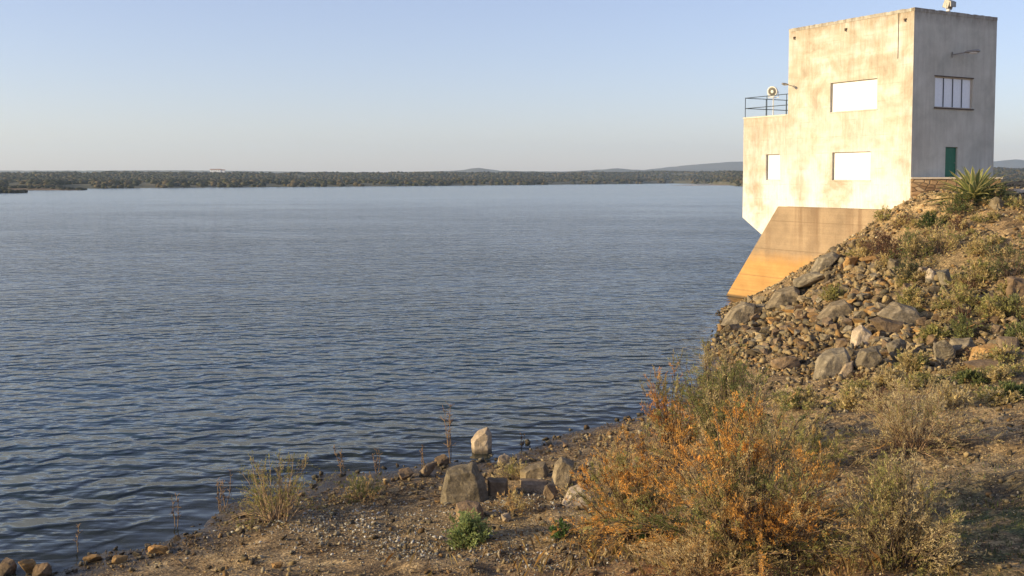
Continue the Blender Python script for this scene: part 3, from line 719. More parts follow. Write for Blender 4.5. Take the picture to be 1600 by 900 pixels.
MB().lathe(Vector((0, 0, 2.62)) + fd * .27, fd, [(0, .17), (.05, .15), (.06, .02)], 16).build('reflector_cap', M['lampwhite'], hs)
# boxy floodlight on the roof
p = T3(4.45, .55, ZT); e = empty('floodlight', p, PHI); tag(e, 'small boxy grey floodlight on the tower roof edge', 'floodlight')
MB().tube((0, 0, -.02), (0, 0, .35), .07).tube((-.3, 0, .32), (.3, 0, .32), .03).tube((-.3, 0, .3), (-.3, 0, .75), .025).tube((.3, 0, .3), (.3, 0, .75), .025).build('bracket', M['lampwhite'], e)
h = MB(); h.box(-.27, .27, -.22, .30, .38, 1.0, .03)
for v in h.bm.verts:
    y, z = v.co.y, v.co.z - .7; v.co.y = y * math.cos(.4) - z * math.sin(.4); v.co.z = .7 + y * math.sin(.4) + z * math.cos(.4)
hd = h.build('housing', M['lampgrey'], e)
MB().sphere((-.12, -.05, .20), .16, 12).build('sensor', M['lampwhite'], e, True)
MB().box(-.30, .30, -.40, -.30, .45, .85, .02).build('visor', M['lampgrey'], hd)

# ------------------------------------------------------------------ rocks
def rock_mesh(seed, sx, sy, sz, pts=15, cuts=2, amp=.05):
    r_ = np.random.default_rng(seed); bm = bmesh.new()
    for _ in range(pts):
        v = r_.normal(size=3); v /= max(np.linalg.norm(v), .01); v *= r_.uniform(.82, 1.0)
        v = np.sign(v) * np.abs(v) ** .75
        bm.verts.new(v * np.array([sx, sy, sz]) * .5)
    bmesh.ops.convex_hull(bm, input=bm.verts[:])
    for v in [v for v in bm.verts if not v.link_faces]: bm.verts.remove(v)
    bmesh.ops.bevel(bm, geom=bm.edges[:], offset=.022 * min(sx, sy, sz), segments=1, affect='EDGES')
    bmesh.ops.triangulate(bm, faces=bm.faces[:])
    if cuts:
        bmesh.ops.subdivide_edges(bm, edges=bm.edges[:], cuts=cuts, use_grid_fill=True)
        for v in bm.verts:
            q = Vector((v.co.x / sx, v.co.y / sy, v.co.z / sz)); s_ = Vector((seed, seed * 2, 0))
            k = amp * (mnoise.noise(q * 2.2 + s_) + .5 * mnoise.noise(q * 6 + s_) + .3 * mnoise.noise(q * 13 + s_))
            v.co += v.co.normalized() * k * min(sx, sy, sz) * 1.6
    bmesh.ops.recalc_face_normals(bm, faces=bm.faces[:])
    me = bpy.data.meshes.new('rock'); bm.to_mesh(me); bm.free(); return me
def px_m(P):
    return (P[1] * math.cos(TH) - (P[2] - H) * math.sin(TH)) / F       # metres per photo pixel there

# (px centre, py base, width px, height px, depth factor, turn, tilt, material, label)
BIG = [
 (752, 712, 34, 50, .8, .3, .12, 'rock_pale', 'pale pointed boulder standing in the shallow water off the bank'),
 (724, 782, 76, 64, .5, -.15, -.25, 'rock_grey', 'largest pale slab tilted at the water edge behind the green tuft'),
 (730, 806, 38, 32, .8, .2, .05, 'rock_brown', 'squat block resting against the foot of the largest slab'),
 (882, 762, 36, 54, .9, .5, .1, 'rock_grey', 'upright block with a bright left face beside the orange shrub'),
 (906, 790, 62, 34, .9, .1, 0, 'rock_pale', 'smooth rounded pale boulder just left of the orange shrub'),
 (838, 754, 56, 30, .7, .4, .2, 'rock_grey', 'slanting grey boulder between the big slab and upright block'),
 (786, 732, 24, 24, .8, .2, .1, 'rock_pale', 'small pale stone behind the shoreline boulders'),
 (775, 778, 46, 34, .8, 1.0, 0, 'rock_brown', 'dark brown block in the shade right of the largest slab'),
 (835, 776, 54, 26, .8, .6, 0, 'rock_brown', 'low dark block in front of the slanting grey boulder'),
 (861, 784, 26, 26, .8, .6, 0, 'rock_brown', 'small brown block left of the rounded pale boulder'),
 (668, 748, 30, 28, .8, .6, .2, 'rock_brown', 'small ochre-faced stone left of the largest slab'),
 (632, 752, 30, 20, .8, .2, .1, 'rock_brown', 'low dark stone among dead stems at the water edge'),
 (690, 730, 26, 18, .8, .2, .1, 'rock_brown', 'small wet stone behind the largest slab'),
 (1012, 740, 60, 30, .8, .4, .1, 'rock_brown', 'brown boulder half hidden behind the orange shrub'),
 (8, 902, 30, 30, .9, .3, .1, 'rock_brown', 'ochre stone at the bottom left corner by the water'),
 (36, 904, 36, 28, .9, .9, .1, 'rock_ochre', 'pale ochre stone second from the bottom left corner'),
 (62, 908, 30, 24, .9, .1, -.2, 'rock_brown', 'brown stone at the end of the bottom left stone row'),
 (142, 881, 30, 10, .8, .1, 0, 'rock_ochre', 'flat ochre stone lying in the wet margin at lower left'),
 (244, 868, 34, 14, .8, .1, 0, 'rock_ochre', 'flat brown-topped stone at the water edge, lower left'),
 (185, 882, 26, 12, .8, .4, 0, 'rock_ochre', 'ochre stone between the two flat stones at lower left'),
 (791, 818, 18, 14, .8, .4, 0, 'rock_pale', 'small bright pale stone right of the green tuft'),
 (432, 889, 20, 9, .8, .4, 0, 'rock_ochre', 'small round orange stone on gravel at bottom'),
 (1292, 432, 70, 30, .7, -.35, -.38, 'rock_grey', 'long dark slab leaning up against the stained pier'),
 (1268, 452, 60, 22, .7, -.3, -.25, 'rock_grey', 'slab just below the long dark slab by the pier'),
 (1226, 482, 72, 40, .8, -.3, -.3, 'rock_grey', 'big smooth boulder with shaded right end at pier foot'),
 (1156, 500, 58, 34, .8, -.2, -.1, 'rock_grey', 'rounded boulder at the water edge below the pier'),
 (1143, 524, 36, 26, .8, .2, .1, 'rock_grey', 'grey stone at the tip of the riprap by the water'),
 (1303, 500, 64, 32, .8, -.3, -.1, 'rock_grey', 'broad flat grey boulder in the middle of the riprap'),
 (1412, 508, 74, 46, .8, .3, .15, 'rock_grey', 'largest angular grey boulder on the slope'),
 (1390, 526, 70, 30, .6, .3, .2, 'rock_brown', 'dark slab wedged beneath the largest angular boulder'),
 (1344, 540, 40, 34, .8, .3, 0, 'rock_pale', 'pale sunlit block left of the dark wedged slab'),
 (1294, 586, 58, 42, .8, .2, -.2, 'rock_grey', 'big wedge boulder at the toe of the riprap'),
 (1352, 572, 56, 34, .7, -.3, -.2, 'rock_grey', 'dark grey boulder right of the wedge boulder at riprap toe'),
 (1320, 590, 36, 22, .7, -.5, -.3, 'rock_pale', 'small slanting slab in front of the wedge boulder'),
 (1232, 580, 50, 20, .8, .2, 0, 'rock_brown', 'low brown boulder at the left end of the riprap toe'),
 (1403, 566, 36, 34, .8, .2, 0, 'rock_grey', 'grey block right of the dark boulder at riprap toe'),
 (1476, 566, 44, 30, .8, .2, .2, 'rock_grey', 'dark angular block on the bank above the grassy patch'),
 (1512, 560, 52, 30, .8, .2, 0, 'rock_grey', 'flat brown boulder left of the ochre block'),
 (1542, 562, 60, 38, .8, .2, .1, 'rock_ochre', 'ochre topped boulder near the right edge'),
 (1545, 576, 50, 20, .8, .1, 0, 'rock_brown', 'squared brown block under the ochre boulder'),
 (1580, 552, 40, 26, .8, .1, 0, 'rock_brown', 'reddish stone right of the ochre boulder'),
 (1592, 474, 46, 40, .9, .3, .2, 'rock_brown', 'rounded tan boulder at the right edge of the slope'),
 (1330, 424, 26, 28, .9, .1, .2, 'rock_ochre', 'orange block on the riprap right of the long dark slab'),
 (1444, 440, 22, 22, .9, .1, .2, 'rock_pale', 'pale stone near the white stones on the slope'),
 (1456, 442, 18, 22, .9, .7, .2, 'rock_pale', 'whitest stone on the slope'),
 (1400, 428, 24, 24, .9, .7, .2, 'rock_grey', 'grey stone below the green bushes on the slope'),
 (1478, 452, 28, 34, .9, .7, .1, 'rock_grey', 'grey upright stone below the slope bushes'),
 (1560, 330, 26, 20, .9, .7, .2, 'rock_grey', 'grey stone high on the bank below the agave'),
 (1330, 680, 20, 14, .9, .7, .2, 'rock_grey', 'lone rounded grey stone on the gravel flat'),
]
OUT = {   # front outlines of the boulders that have a clear shape, in photo pixels
 'pale pointed': [(735.7,687),(746.6,674.4),(762,666.7),(767.8,676),(769,701),(759,708),(739,700)],
 'largest pale slab': [(690.6,760),(697,733.5),(739,722.6),(746.6,729),(759,750.6),(766,776),(745,783),(705,783),(687,774)],
 'squat block': [(712,788),(728,784),(750,786),(756,800),(750,809),(713,811)],
 'upright block': [(860,752),(866,725.7),(877,713),(897.5,722.6),(890,754),(885,760),(868,758)],
 'smooth rounded pale': [(877,778.6),(890,766),(911.5,758.4),(928.6,766),(930,782),(902,790),(883.5,788)],
 'slanting grey boulder between': [(812,735),(830.6,727),(852.4,722.6),(858.6,735),(849,746),(827.5,750),(813.5,745)],
 'dark brown block': [(762,747.5),(793,749),(795,771),(762,774)],
 'low dark block': [(812,750.6),(855.5,753.7),(861.7,765),(815,765)],
 'long dark slab leaning': [(1265,418),(1280,403),(1301.7,393),(1311,399),(1300,410),(1273,427)],
 'big smooth boulder': [(1194,474),(1213,455),(1240,446.7),(1249,455),(1247,470),(1220,481)],
 'rounded boulder at the water': [(1125,500),(1143,483),(1163,471.7),(1181.7,475),(1180,492),(1160,503),(1143,509)],
 'largest angular grey': [(1370,492),(1400,472),(1430,480),(1444,500),(1427,512),(1396.7,506)],
 'dark slab wedged': [(1358,500),(1373,495),(1413,503),(1402,520),(1386.7,526)],
 'pale sunlit block': [(1327,535),(1333,516.7),(1346.7,507),(1361,520),(1357,536),(1340,542)],
 'big wedge boulder': [(1268,582),(1280,560),(1296.7,546.7),(1320,542),(1328,560),(1310,576),(1280,588)],
 'small slanting slab': [(1300,589),(1320,566.7),(1333,564),(1333,578),(1313,590)],
 'dark grey boulder right': [(1331.7,563),(1346.7,546.7),(1370,541),(1378,560),(1353,574)],
 'broad flat grey': [(1275,490),(1300,475),(1320,469),(1332,480),(1320,494),(1286.7,499)],
 'ochre topped': [(1511,565),(1530,541.7),(1556.7,537),(1567,550),(1553,562),(1523,568)],
 'squared brown': [(1505,566),(1558,561),(1562,575),(1523,581)],
}
def outline_rock(seed, pts, m_, depth):
    r_ = np.random.default_rng(seed); xs_ = [p[0] for p in pts]; ys_ = [p[1] for p in pts]; cx = (min(xs_) + max(xs_)) / 2; yb = max(ys_); cy = (min(ys_) + yb) / 2
    bm = bmesh.new(); w = (max(xs_) - min(xs_)) * m_; h = (yb - min(ys_)) * m_; mn = min(w, h, depth)
    for sc_, dy in ((.72, -.5), (1.0, -.12), (.97, .15), (.62, .5)):
        for px, py in pts:
            if py > cy + .25 * (yb - cy): py = py + .45 * (yb - cy)
            x = (px - cx) * m_ * sc_; z = (cy - py) * m_ * sc_ * (1 if py < cy else 1.0)
            bm.verts.new((x + r_.normal(0, .03) * w * (sc_ < .9), dy * depth + z / h * depth * .28 + r_.normal(0, .09) * depth * (sc_ > .9) * .6, z + r_.normal(0, .03) * h * (sc_ < .9)))
    bmesh.ops.convex_hull(bm, input=bm.verts[:])
    for v in [v for v in bm.verts if not v.link_faces]: bm.verts.remove(v)
    bmesh.ops.bevel(bm, geom=bm.edges[:], offset=.02 * mn, segments=1, affect='EDGES')
    bmesh.ops.triangulate(bm, faces=bm.faces[:])
    for _ in range(2): bmesh.ops.subdivide_edges(bm, edges=[e for e in bm.edges if e.calc_length() > .16 * mn], cuts=2, use_grid_fill=True); bmesh.ops.triangulate(bm, faces=bm.faces[:])
    s_ = Vector((seed, seed * 2, 0))
    for v in bm.verts:
        q = v.co / mn
        v.co += v.co.normalized() * mn * (.045 * mnoise.noise(q * 1.8 + s_) + .03 * mnoise.noise(q * 4.5 + s_) + .014 * mnoise.noise(q * 11 + s_))
    bmesh.ops.recalc_face_normals(bm, faces=bm.faces[:])
    me = bpy.data.meshes.new('rock'); bm.to_mesh(me); bm.free(); return me, cx, yb, cy, w, h
bigs = []
for k, (px, py, wp, hp, df, rot, tilt, mt, lb) in enumerate(BIG):
    P = ground_at(px, py - hp * .12); m_ = px_m(P); w_, h_ = wp * m_, hp * m_
    key = next((q for q in OUT if lb.startswith(q)), None)
    if key:
        pts_ = OUT[key]; xs_ = [p[0] for p in pts_]; yb = max(p[1] for p in pts_); cx_ = (min(xs_) + max(xs_)) / 2
        P = ground_at(cx_, yb - 2); m_ = px_m(P); dd_ = max(df, .55) * (max(xs_) - min(xs_)) * m_
        me, cx_, yb, cy_, w_, h_ = outline_rock(500 + k, pts_, m_, dd_)
        o = link('boulder', me, M[mt]); f_ = ray(cx_, cy_); sc_ = (P[1] + dd_ * .2) / f_[1]
        o.location = (f_[0] * sc_, f_[1] * sc_, H + f_[2] * sc_); tag(o, lb, 'boulder')
        bigs.append((cx_, cy_, w_ / m_ / 2, h_ / m_ / 2)); continue
    me = rock_mesh(40 + k, w_ * 1.05, w_ * df, h_ * 1.25, 14 + k % 5, 3 if wp > 40 else 2, .06)
    o = link('boulder' if wp > 40 else 'stone', me, M[mt]); o.location = (P[0], P[1] + w_ * df * .3, P[2] + h_ * .38)
    o.rotation_euler = (.05, tilt, rot); tag(o, lb, 'boulder' if wp > 40 else 'stone')
    bigs.append((px, py - hp / 2, wp / 2, hp / 2))
protos = [rock_mesh(200 + k, *d_, 9 + k % 4, 2, .04) for k, d_ in enumerate([(1, .8, .7), (1, .7, .5), (1.1, .7, .6), (.9, .9, .8), (1.2, .6, .45), (1, .8, .55), (1, .9, .7), (1.1, .8, .5), (.9, .8, .65), (1.2, .8, .6)])]
pm = [M['rock_grey'], M['rock_brown'], M['rock_grey'], M['rock_brown'], M['rock_grey'], M['rock_grey'], M['rock_brown'], M['rock_grey'], M['rock_brown'], M['rock_ochre']]
for me_, m_ in zip(protos, pm): me_.materials.append(m_)
# riprap: density by place in the heap
def in_poly(px, py, poly):
    c = False; n = len(poly); j = n - 1
    for i in range(n):
        (xi, yi), (xj, yj) = poly[i], poly[j]
        if (yi > py) != (yj > py) and px < (xj - xi) * (py - yi) / (yj - yi) + xi: c = not c
        j = i
    return c
RIP = [(1108, 548), (1128, 505), (1150, 478), (1215, 462), (1262, 430), (1300, 392), (1345, 372), (1392, 420), (1460, 430), (1500, 470), (1610, 430), (1610, 560), (1500, 580), (1400, 588), (1300, 596), (1200, 585), (1130, 570)]
UP = [(1300, 400), (1350, 360), (1420, 318), (1500, 312), (1610, 310), (1610, 600), (1480, 590), (1400, 440)]
cand = []
r_ = np.random.default_rng(5)
for _ in range(9000):
    px, py = r_.uniform(1100, 1610), r_.uniform(305, 600)
    inr = in_poly(px, py, RIP); inu = in_poly(px, py, UP)
    if not (inr or inu): continue
    if any(abs(px - b_[0]) < b_[2] * .8 and abs(py - b_[1]) < b_[3] * .8 for b_ in bigs): continue
    right = np.clip((px - 1400) / 120, 0, 1)
    if inr and r_.random() < 1 - .6 * right: s = 6 + 19 * r_.random() ** 2.2
    elif r_.random() < .14: s = 4 + 9 * r_.random() ** 2
    else: continue
    if py > 560: s *= .7
    if px < 1160: s *= .75
    cand.append((px, py, s))
cand = cand[:2600]
cand.sort(key=lambda c: -c[2])
ind, rest = cand[:190], cand[190:]
for k, (px, py, s) in enumerate(ind):
    P = ground_at(px, py); m_ = px_m(P) * s
    o = bpy.data.objects.new('riprap_stone', protos[r_.integers(len(protos))]); COL.objects.link(o)
    o.scale = (m_ * r_.uniform(.9, 1.2), m_ * r_.uniform(.8, 1.2), m_ * r_.uniform(.8, 1.2))
    o.location = (P[0], P[1], P[2] + m_ * .18); o.rotation_euler = (r_.uniform(-.4, .4), r_.uniform(-.4, .4), r_.uniform(0, 6.28))
    tag(o, 'small angular brown-grey stone, one of many heaped on the slope below the tower', 'stone', 'angular stones heaped on the slope below the tower')
SHO = [(75, 897), (127, 880), (187, 862), (262, 848), (305, 828), (337, 800), (400, 800), (506, 765), (560, 748), (622, 742), (694, 728), (760, 742), (830, 712), (900, 684)]
for k in range(78):
    a = r_.uniform(0, len(SHO) - 1.01) if k < 62 else 0; i = int(a); f_ = a - i; px = SHO[i][0] * (1 - f_) + SHO[i + 1][0] * f_ + r_.normal(0, 5); py = SHO[i][1] * (1 - f_) + SHO[i + 1][1] * f_ + abs(r_.normal(0, 12)) + 1
    s = 6 + 14 * r_.random() ** 2
    if k >= 62: px, py, s = [(686, 784, 15), (698, 789, 12), (762, 786, 16), (776, 790, 11), (706, 795, 9), (768, 797, 13), (790, 788, 15), (812, 783, 12), (700, 778, 12), (826, 790, 10), (846, 798, 14), (870, 792, 12), (745, 735, 12), (765, 726, 10), (800, 742, 13), (820, 728, 14)][k - 62]
    P = ground_at(px, py); m_ = px_m(P) * s
    o = bpy.data.objects.new('shore_stone', protos[r_.integers(len(protos))]); COL.objects.link(o)
    o.scale = (m_ * r_.uniform(.9, 1.3), m_ * r_.uniform(.8, 1.2), m_ * r_.uniform(.7, 1.0)); o.location = (P[0], P[1], P[2] + m_ * .12); o.rotation_euler = (r_.uniform(-.3, .3), r_.uniform(-.3, .3), r_.uniform(0, 6.28))
    tag(o, 'small broken stone, one of many strewn along the waterline at the lower left', 'stone', 'small stones strewn along the waterline')
# gravel and rubble: far too many to count
def hull_small(seed, npt=9):
    q = np.random.default_rng(seed); bm = bmesh.new()
    for _ in range(npt):
        v = q.normal(size=3); v /= np.linalg.norm(v); bm.verts.new(v * [1, .8, .6])
    bmesh.ops.convex_hull(bm, input=bm.verts[:])
    for v in [v for v in bm.verts if not v.link_faces]: bm.verts.remove(v)
    bmesh.ops.triangulate(bm, faces=bm.faces[:]); bm.verts.index_update()
    r = np.array([v.co[:] for v in bm.verts]), np.array([[v.index for v in f.verts] for f in bm.faces]); bm.free(); return r
SH = [hull_small(k) for k in range(8)]
def scatter_stones(name, label, P, S, T):
    """P (n,3) S (n,) half-size; random hull per stone"""
    n = len(P); kind = rng.integers(0, len(SH), n); VV, FF, CC = [], [], []; off = 0
    for k, (V0, F0) in enumerate(SH):
        i = np.where(kind == k)[0]
        if not len(i): continue
        ax = rng.normal(size=(len(i), 3)) * [.35, .35, 1]; ang = rng.uniform(0, 6.28, len(i)); ax /= np.linalg.norm(ax, axis=1)[:, None]
        V = V0[None] * S[i, None, None] * rng.uniform(.7, 1.25, (len(i), 1, 3))
        c, s = np.cos(ang)[:, None, None], np.sin(ang)[:, None, None]; A = ax[:, None, :]
        V = V * c + np.cross(np.broadcast_to(A, V.shape), V) * s + A * (V * A).sum(-1, keepdims=True) * (1 - c) + P[i, None, :]
        FF.append((F0[None] + (np.arange(len(i)) * len(V0))[:, None, None] + off).reshape(-1, 3)); VV.append(V.reshape(-1, 3)); CC.append(np.repeat(T[i], len(V0), axis=0)); off += len(i) * len(V0)
    o = link(name, np_mesh(name, np.concatenate(VV), np.concatenate(FF), np.concatenate(CC)), M['stone']); tag(o, label, 'gravel', kind='stuff'); return o
PAL = np.array([1, .95, .80]) * np.array([(.13, .10, .065), (.28, .22, .14), (.42, .33, .20), (.36, .23, .11), (.48, .38, .24), (.24, .21, .16), (.56, .49, .38)])
PP = []; SS = []
for px, py, s in rest:
    P = ground_at(px, py); m_ = px_m(P) * s / 2; PP.append(P + [0, 0, m_ * .4]); SS.append(m_ * 1.05)
PP, SS = np.array(PP), np.array(SS)
scatter_stones('rubble', 'countless small broken stones filling the slope below the tower', PP, SS, PAL[rng.integers(0, 6, len(PP))] * rng.uniform(.45, .9, (len(PP), 1)))
# gravel over the whole bank
N = 90000
X = rng.uniform(-24, 50, N); Y = rng.uniform(17, 92, N); Z = gzv(X, Y); px, py = to_px(X, Y, Z)
keep = (Z > -.12) & (px > -40) & (px < 1650) & (py < 930) & (Z < 9.9)
X, Y, Z, px, py = X[keep], Y[keep], Z[keep], px[keep], py[keep]
cl = np.array([n1(x * .45, y * .45, 3) for x, y in zip(X, Y)])
dgreen = np.exp(-(((px - 1560) / 150) ** 2 + ((py - 830) / 90) ** 2))
near = np.clip((py - 560) / 150, 0, 1)
prob = np.clip(.55 + cl * 1.2, .08, 1) * (1 - .8 * dgreen)
keep = rng.random(len(X)) < prob
X, Y, Z, py, cl = X[keep], Y[keep], Z[keep], py[keep], cl[keep]
mm = Y / F
S = (mm * 1.2 + .016) * (.6 + 3.6 * rng.random(len(X)) ** 3)
S = np.minimum(S, .19)
T = PAL[rng.integers(0, 7, len(X))] * rng.uniform(.5, 1.2, (len(X), 1)) * np.clip(1.25 - (S / mm)[:, None] * .12, .55, 1.1)
scatter_stones('gravel', 'loose brown and grey gravel strewn over the lake bank', np.stack([X, Y, Z + S * .25], 1), S, T)

N = 170000
X = rng.uniform(-16, 26, N); Y = 17 + 25 * rng.random(N) ** 1.2; Z = gzv(X, Y); px, py = to_px(X, Y, Z)
cl = np.array([n1(x * .6, y * .6, 13) for x, y in zip(X, Y)])
keep = (Z > -.05) & (px > -20) & (px < 1620) & (py < 920) & (rng.random(N) < np.clip(.5 + cl * 1.3, .12, .95) * (1 - .85 * np.exp(-(((px - 1560) / 150) ** 2 + ((py - 830) / 90) ** 2))))
X, Y, Z = X[keep], Y[keep], Z[keep]; S = (.014 + .018 * rng.random(len(X)) ** 2)
scatter_stones('fine_gravel', 'fine gravel and chips over the nearest part of the bank', np.stack([X, Y, Z + S * .2], 1), S, PAL[rng.integers(0, 7, len(X))] * rng.uniform(.5, 1.15, (len(X), 1)))

N = 60000
X = rng.uniform(-14, 8, N); Y = rng.uniform(20, 40, N); Z = gzv(X, Y); px, py = to_px(X, Y, Z)
w_ = np.exp(-(((px - 520) / 110) ** 2 + ((py - 815) / 26) ** 2)) + .8 * np.exp(-(((px - 640) / 140) ** 2 + ((py - 850) / 22) ** 2)) + .8 * np.exp(-(((px - 800) / 90) ** 2 + ((py - 790) / 14) ** 2)) + .5 * np.exp(-(((px - 850) / 90) ** 2 + ((py - 870) / 22) ** 2))
keep = (Z > 0) & (rng.random(N) < w_ * .55); X, Y, Z = X[keep], Y[keep], Z[keep]; S = .025 + .05 * rng.random(len(X)) ** 2.5
scatter_stones('shingle', 'pale grey flat shingle lying in patches on the bank', np.stack([X, Y, Z + S * .3], 1), S, np.array([(.36, .36, .33), (.22, .22, .20), (.48, .46, .42), (.14, .13, .11), (.30, .24, .16)])[rng.integers(0, 5, len(X))] * rng.uniform(.7, 1.15, (len(X), 1)))

# ------------------------------------------------------------------ plants
def tubes(paths, rad, sides=3):
    """paths (n,K,3) rad (n,K) -> verts, quads"""
    n, K, _ = paths.shape
    tan = np.gradient(paths, axis=1); tan /= np.linalg.norm(tan, axis=2, keepdims=True) + 1e-9
    ref = np.where(np.abs(tan[..., 2:3]) > .9, np.array([1., 0, 0]), np.array([0, 0, 1.]))
    a = np.cross(tan, ref); a /= np.linalg.norm(a, axis=2, keepdims=True) + 1e-9; b = np.cross(tan, a)
    th = np.arange(sides) * 2 * np.pi / sides
    V = paths[:, :, None] + rad[:, :, None, None] * (a[:, :, None] * np.cos(th)[:, None] + b[:, :, None] * np.sin(th)[:, None])
    base = (np.arange(n)[:, None, None] * K + np.arange(K - 1)[None, :, None]) * sides
    s = np.arange(sides)[None, None]; s2 = (s + 1) % sides
    Q = np.stack([base + s, base + s2, base + sides + s2, base + sides + s], -1).reshape(-1, 4)
    return V.reshape(-1, 3), Q
def unit(v): return v / (np.linalg.norm(v, axis=-1, keepdims=True) + 1e-9)
def shrub_data(q, W_, Hh, stems=60, twigs=10, leaves=9, leaf=(.10, .012), spread=1.0, droop=.15, bare=.0, flat=1.0, start=.12, twl=.28):
    """returns stem/twig tubes and leaf blades; W_ = width, Hh = height"""
    K = 7; az = q.uniform(0, 2 * np.pi, stems); el = np.clip(q.normal(.60, .42, stems), .02, 1.05) * spread      # 0 upright .. 1 near the ground
    R = W_ / 2; Lh = np.sin(el * 1.45) * R * q.uniform(.55, 1.0, stems); Lv = np.cos(el * 1.35) * Hh * q.uniform(.6, 1.0, stems) + .12 * Hh
    base = np.stack([np.cos(az), np.sin(az) * flat, np.zeros(stems)], 1) * (q.random(stems) ** .7 * R * .28)[:, None]
    t = np.linspace(0, 1, K)[None, :, None]
    d = np.stack([np.cos(az), np.sin(az) * flat, np.zeros(stems)], 1)
    path = base[:, None] + d[:, None] * Lh[:, None, None] * t ** 1.15
    path[:, :, 2] += Lv[:, None] * (t[..., 0] ** .85) - droop * Hh * (t[..., 0] ** 3) * el[:, None] * 1.4
    path += np.cumsum(q.normal(0, .018 * Hh, (stems, K, 3)) * np.array([1, 1, .5]), axis=1) * (t > 0)
    r0 = .006 + .006 * Hh; rs = r0 * (1 - .8 * t[..., 0]) * q.uniform(.6, 1.2, (stems, 1))
    # twigs
    n = stems * twigs; si = np.repeat(np.arange(stems), twigs); tt = q.uniform(start, 1, n) ** .8; f_ = tt * (K - 1); i0 = np.minimum(f_.astype(int), K - 2); fr_ = (f_ - i0)[:, None]
    p0 = path[si, i0] * (1 - fr_) + path[si, i0 + 1] * fr_; sd = unit(path[si, i0 + 1] - path[si, i0])
    td = unit(sd + q.normal(0, .55, (n, 3)) + [0, 0, .25]); L = Hh * twl * q.uniform(.4, 1.1, n) * (1.15 - .5 * tt)
    s4 = np.linspace(0, 1, 4)[None, :, None]
    tw = p0[:, None] + td[:, None] * L[:, None, None] * s4; tw[:, :, 2] -= (s4[..., 0] ** 2) * L[:, None] * .18
    rt = np.broadcast_to(r0 * .35 * (1 - .7 * s4[..., 0]), (n, 4))
    # leaves
    m_ = n * leaves; ti = np.repeat(np.arange(n), leaves); u_ = q.uniform(.1, 1.08, m_)
    lp = p0[ti] + td[ti] * (L[ti] * u_)[:, None]; lp[:, 2] -= u_ ** 2 * L[ti] * .18
    lp += q.normal(0, .006 * Hh, (m_, 3))
    ld = unit(td[ti] * .9 + q.normal(0, .5, (m_, 3)) + [0, 0, .2]); ll = leaf[0] * q.uniform(.5, 1.3, m_)
    sdv = unit(np.cross(ld, q.normal(size=(m_, 3)))) * (leaf[1] * q.uniform(.7, 1.4, m_))[:, None]
    A = lp - sdv * .5; B = lp + sdv * .5; C_ = lp + ld * ll[:, None]; 
    Mi = lp + ld * (ll * .5)[:, None]
    LV = np.stack([A, Mi + sdv * .8, C_, Mi - sdv * .8], 1).reshape(-1, 3)
    LF = np.arange(m_ * 4).reshape(-1, 4)
    hid = bare > 0
    return path, rs, tw, rt, LV, LF, si, ti, lp
def shrub(name, label, cat, P, W_, Hh, seed, leafcols, twigcol=(.17, .12, .08), group=None, colour_fn=None, stem_col=None, **kw):
    q = np.random.default_rng(seed)
    if cat in ('tamarisk', 'shrub') and W_ > 1.5:
        kw['leaves'] = int(kw.get('leaves', 9) * 2.3); kw['leaf'] = (kw['leaf'][0] * .62, kw['leaf'][1] * .62)
    path, rs, tw, rt, LV, LF, si, ti, lp = shrub_data(q, W_, Hh, **kw)
    root = empty(name, (P[0], P[1], P[2] - .04)); tag(root, label, cat, group)
    V1, Q1 = tubes(path, rs); V2, Q2 = tubes(tw, rt)
    c1 = np.array(stem_col or twigcol) * q.uniform(.6, 1.4, (len(path), 1)); c2 = np.array(twigcol) * q.uniform(.7, 1.4, (len(tw), 1))
    C12 = np.concatenate([np.repeat(c1, path.shape[1] * 3, 0), np.repeat(c2, 12, 0)])
    V12 = np.concatenate([V1, V2]); Q = np.concatenate([Q1, Q2 + len(V1)])
    link('stems', np_mesh('stems', V12, Q, C12), M['twig'], root).name = 'branches'
    # leaf colours: a choice per twig, in drifts through the crown
    cols_ = [np.array(c) for c, _ in leafcols]; wts = np.array([w for _, w in leafcols]); wts = wts / wts.sum()
    tp = lp.reshape(len(tw), -1, 3)[:, 0]
    g = np.array([n1(*(v * 1.3 / max(W_, 1) * 2.2 + seed)[:2], v[2] * 1.5) for v in tp]); g = np.clip(.5 + g * 1.15 + q.normal(0, .13, len(g)), 0, .9999)
    if colour_fn: g = np.clip(colour_fn(tp, g, q), 0, .9999)
    cum = np.cumsum(wts); ci = np.searchsorted(cum, g); tc = np.array(cols_)[np.minimum(ci, len(cols_) - 1)] * q.uniform(.7, 1.35, (len(tw), 1))
    LC = np.repeat(np.repeat(tc, kw.get('leaves', 9), 0) * q.uniform(.85, 1.15, (len(lp), 1)), 4, 0)
    link('foliage', np_mesh('foliage', LV, LF, LC), M['leaf'], root)
    return root
def at_depth(px, y):
    x = (px - 800) / F * y; return np.array([x, y, gz(x, y)])
def place(px, py):
    if 1430 < px < 1610 and py < 312: return at_depth(px, 66.0)
    return ground_at(px, py)
OR1, OR2, OR3 = (.74, .40, .10), (.62, .30, .08), (.52, .34, .14)
G1, G2, G3, DRY, STR = (.24, .25, .08), (.34, .32, .11), (.18, .20, .065), (.54, .43, .20), (.62, .51, .29)
def wh(P, w, h): m_ = px_m(P); return w * m_, h * m_
def S_(px, py, w, h, seed, cols_, label, name='shrub', cat='shrub', **kw):
    P = place(px, py); W_, Hh = wh(P, w, h)
    return shrub(name, label, cat, P, W_, Hh, seed, cols_, **kw)
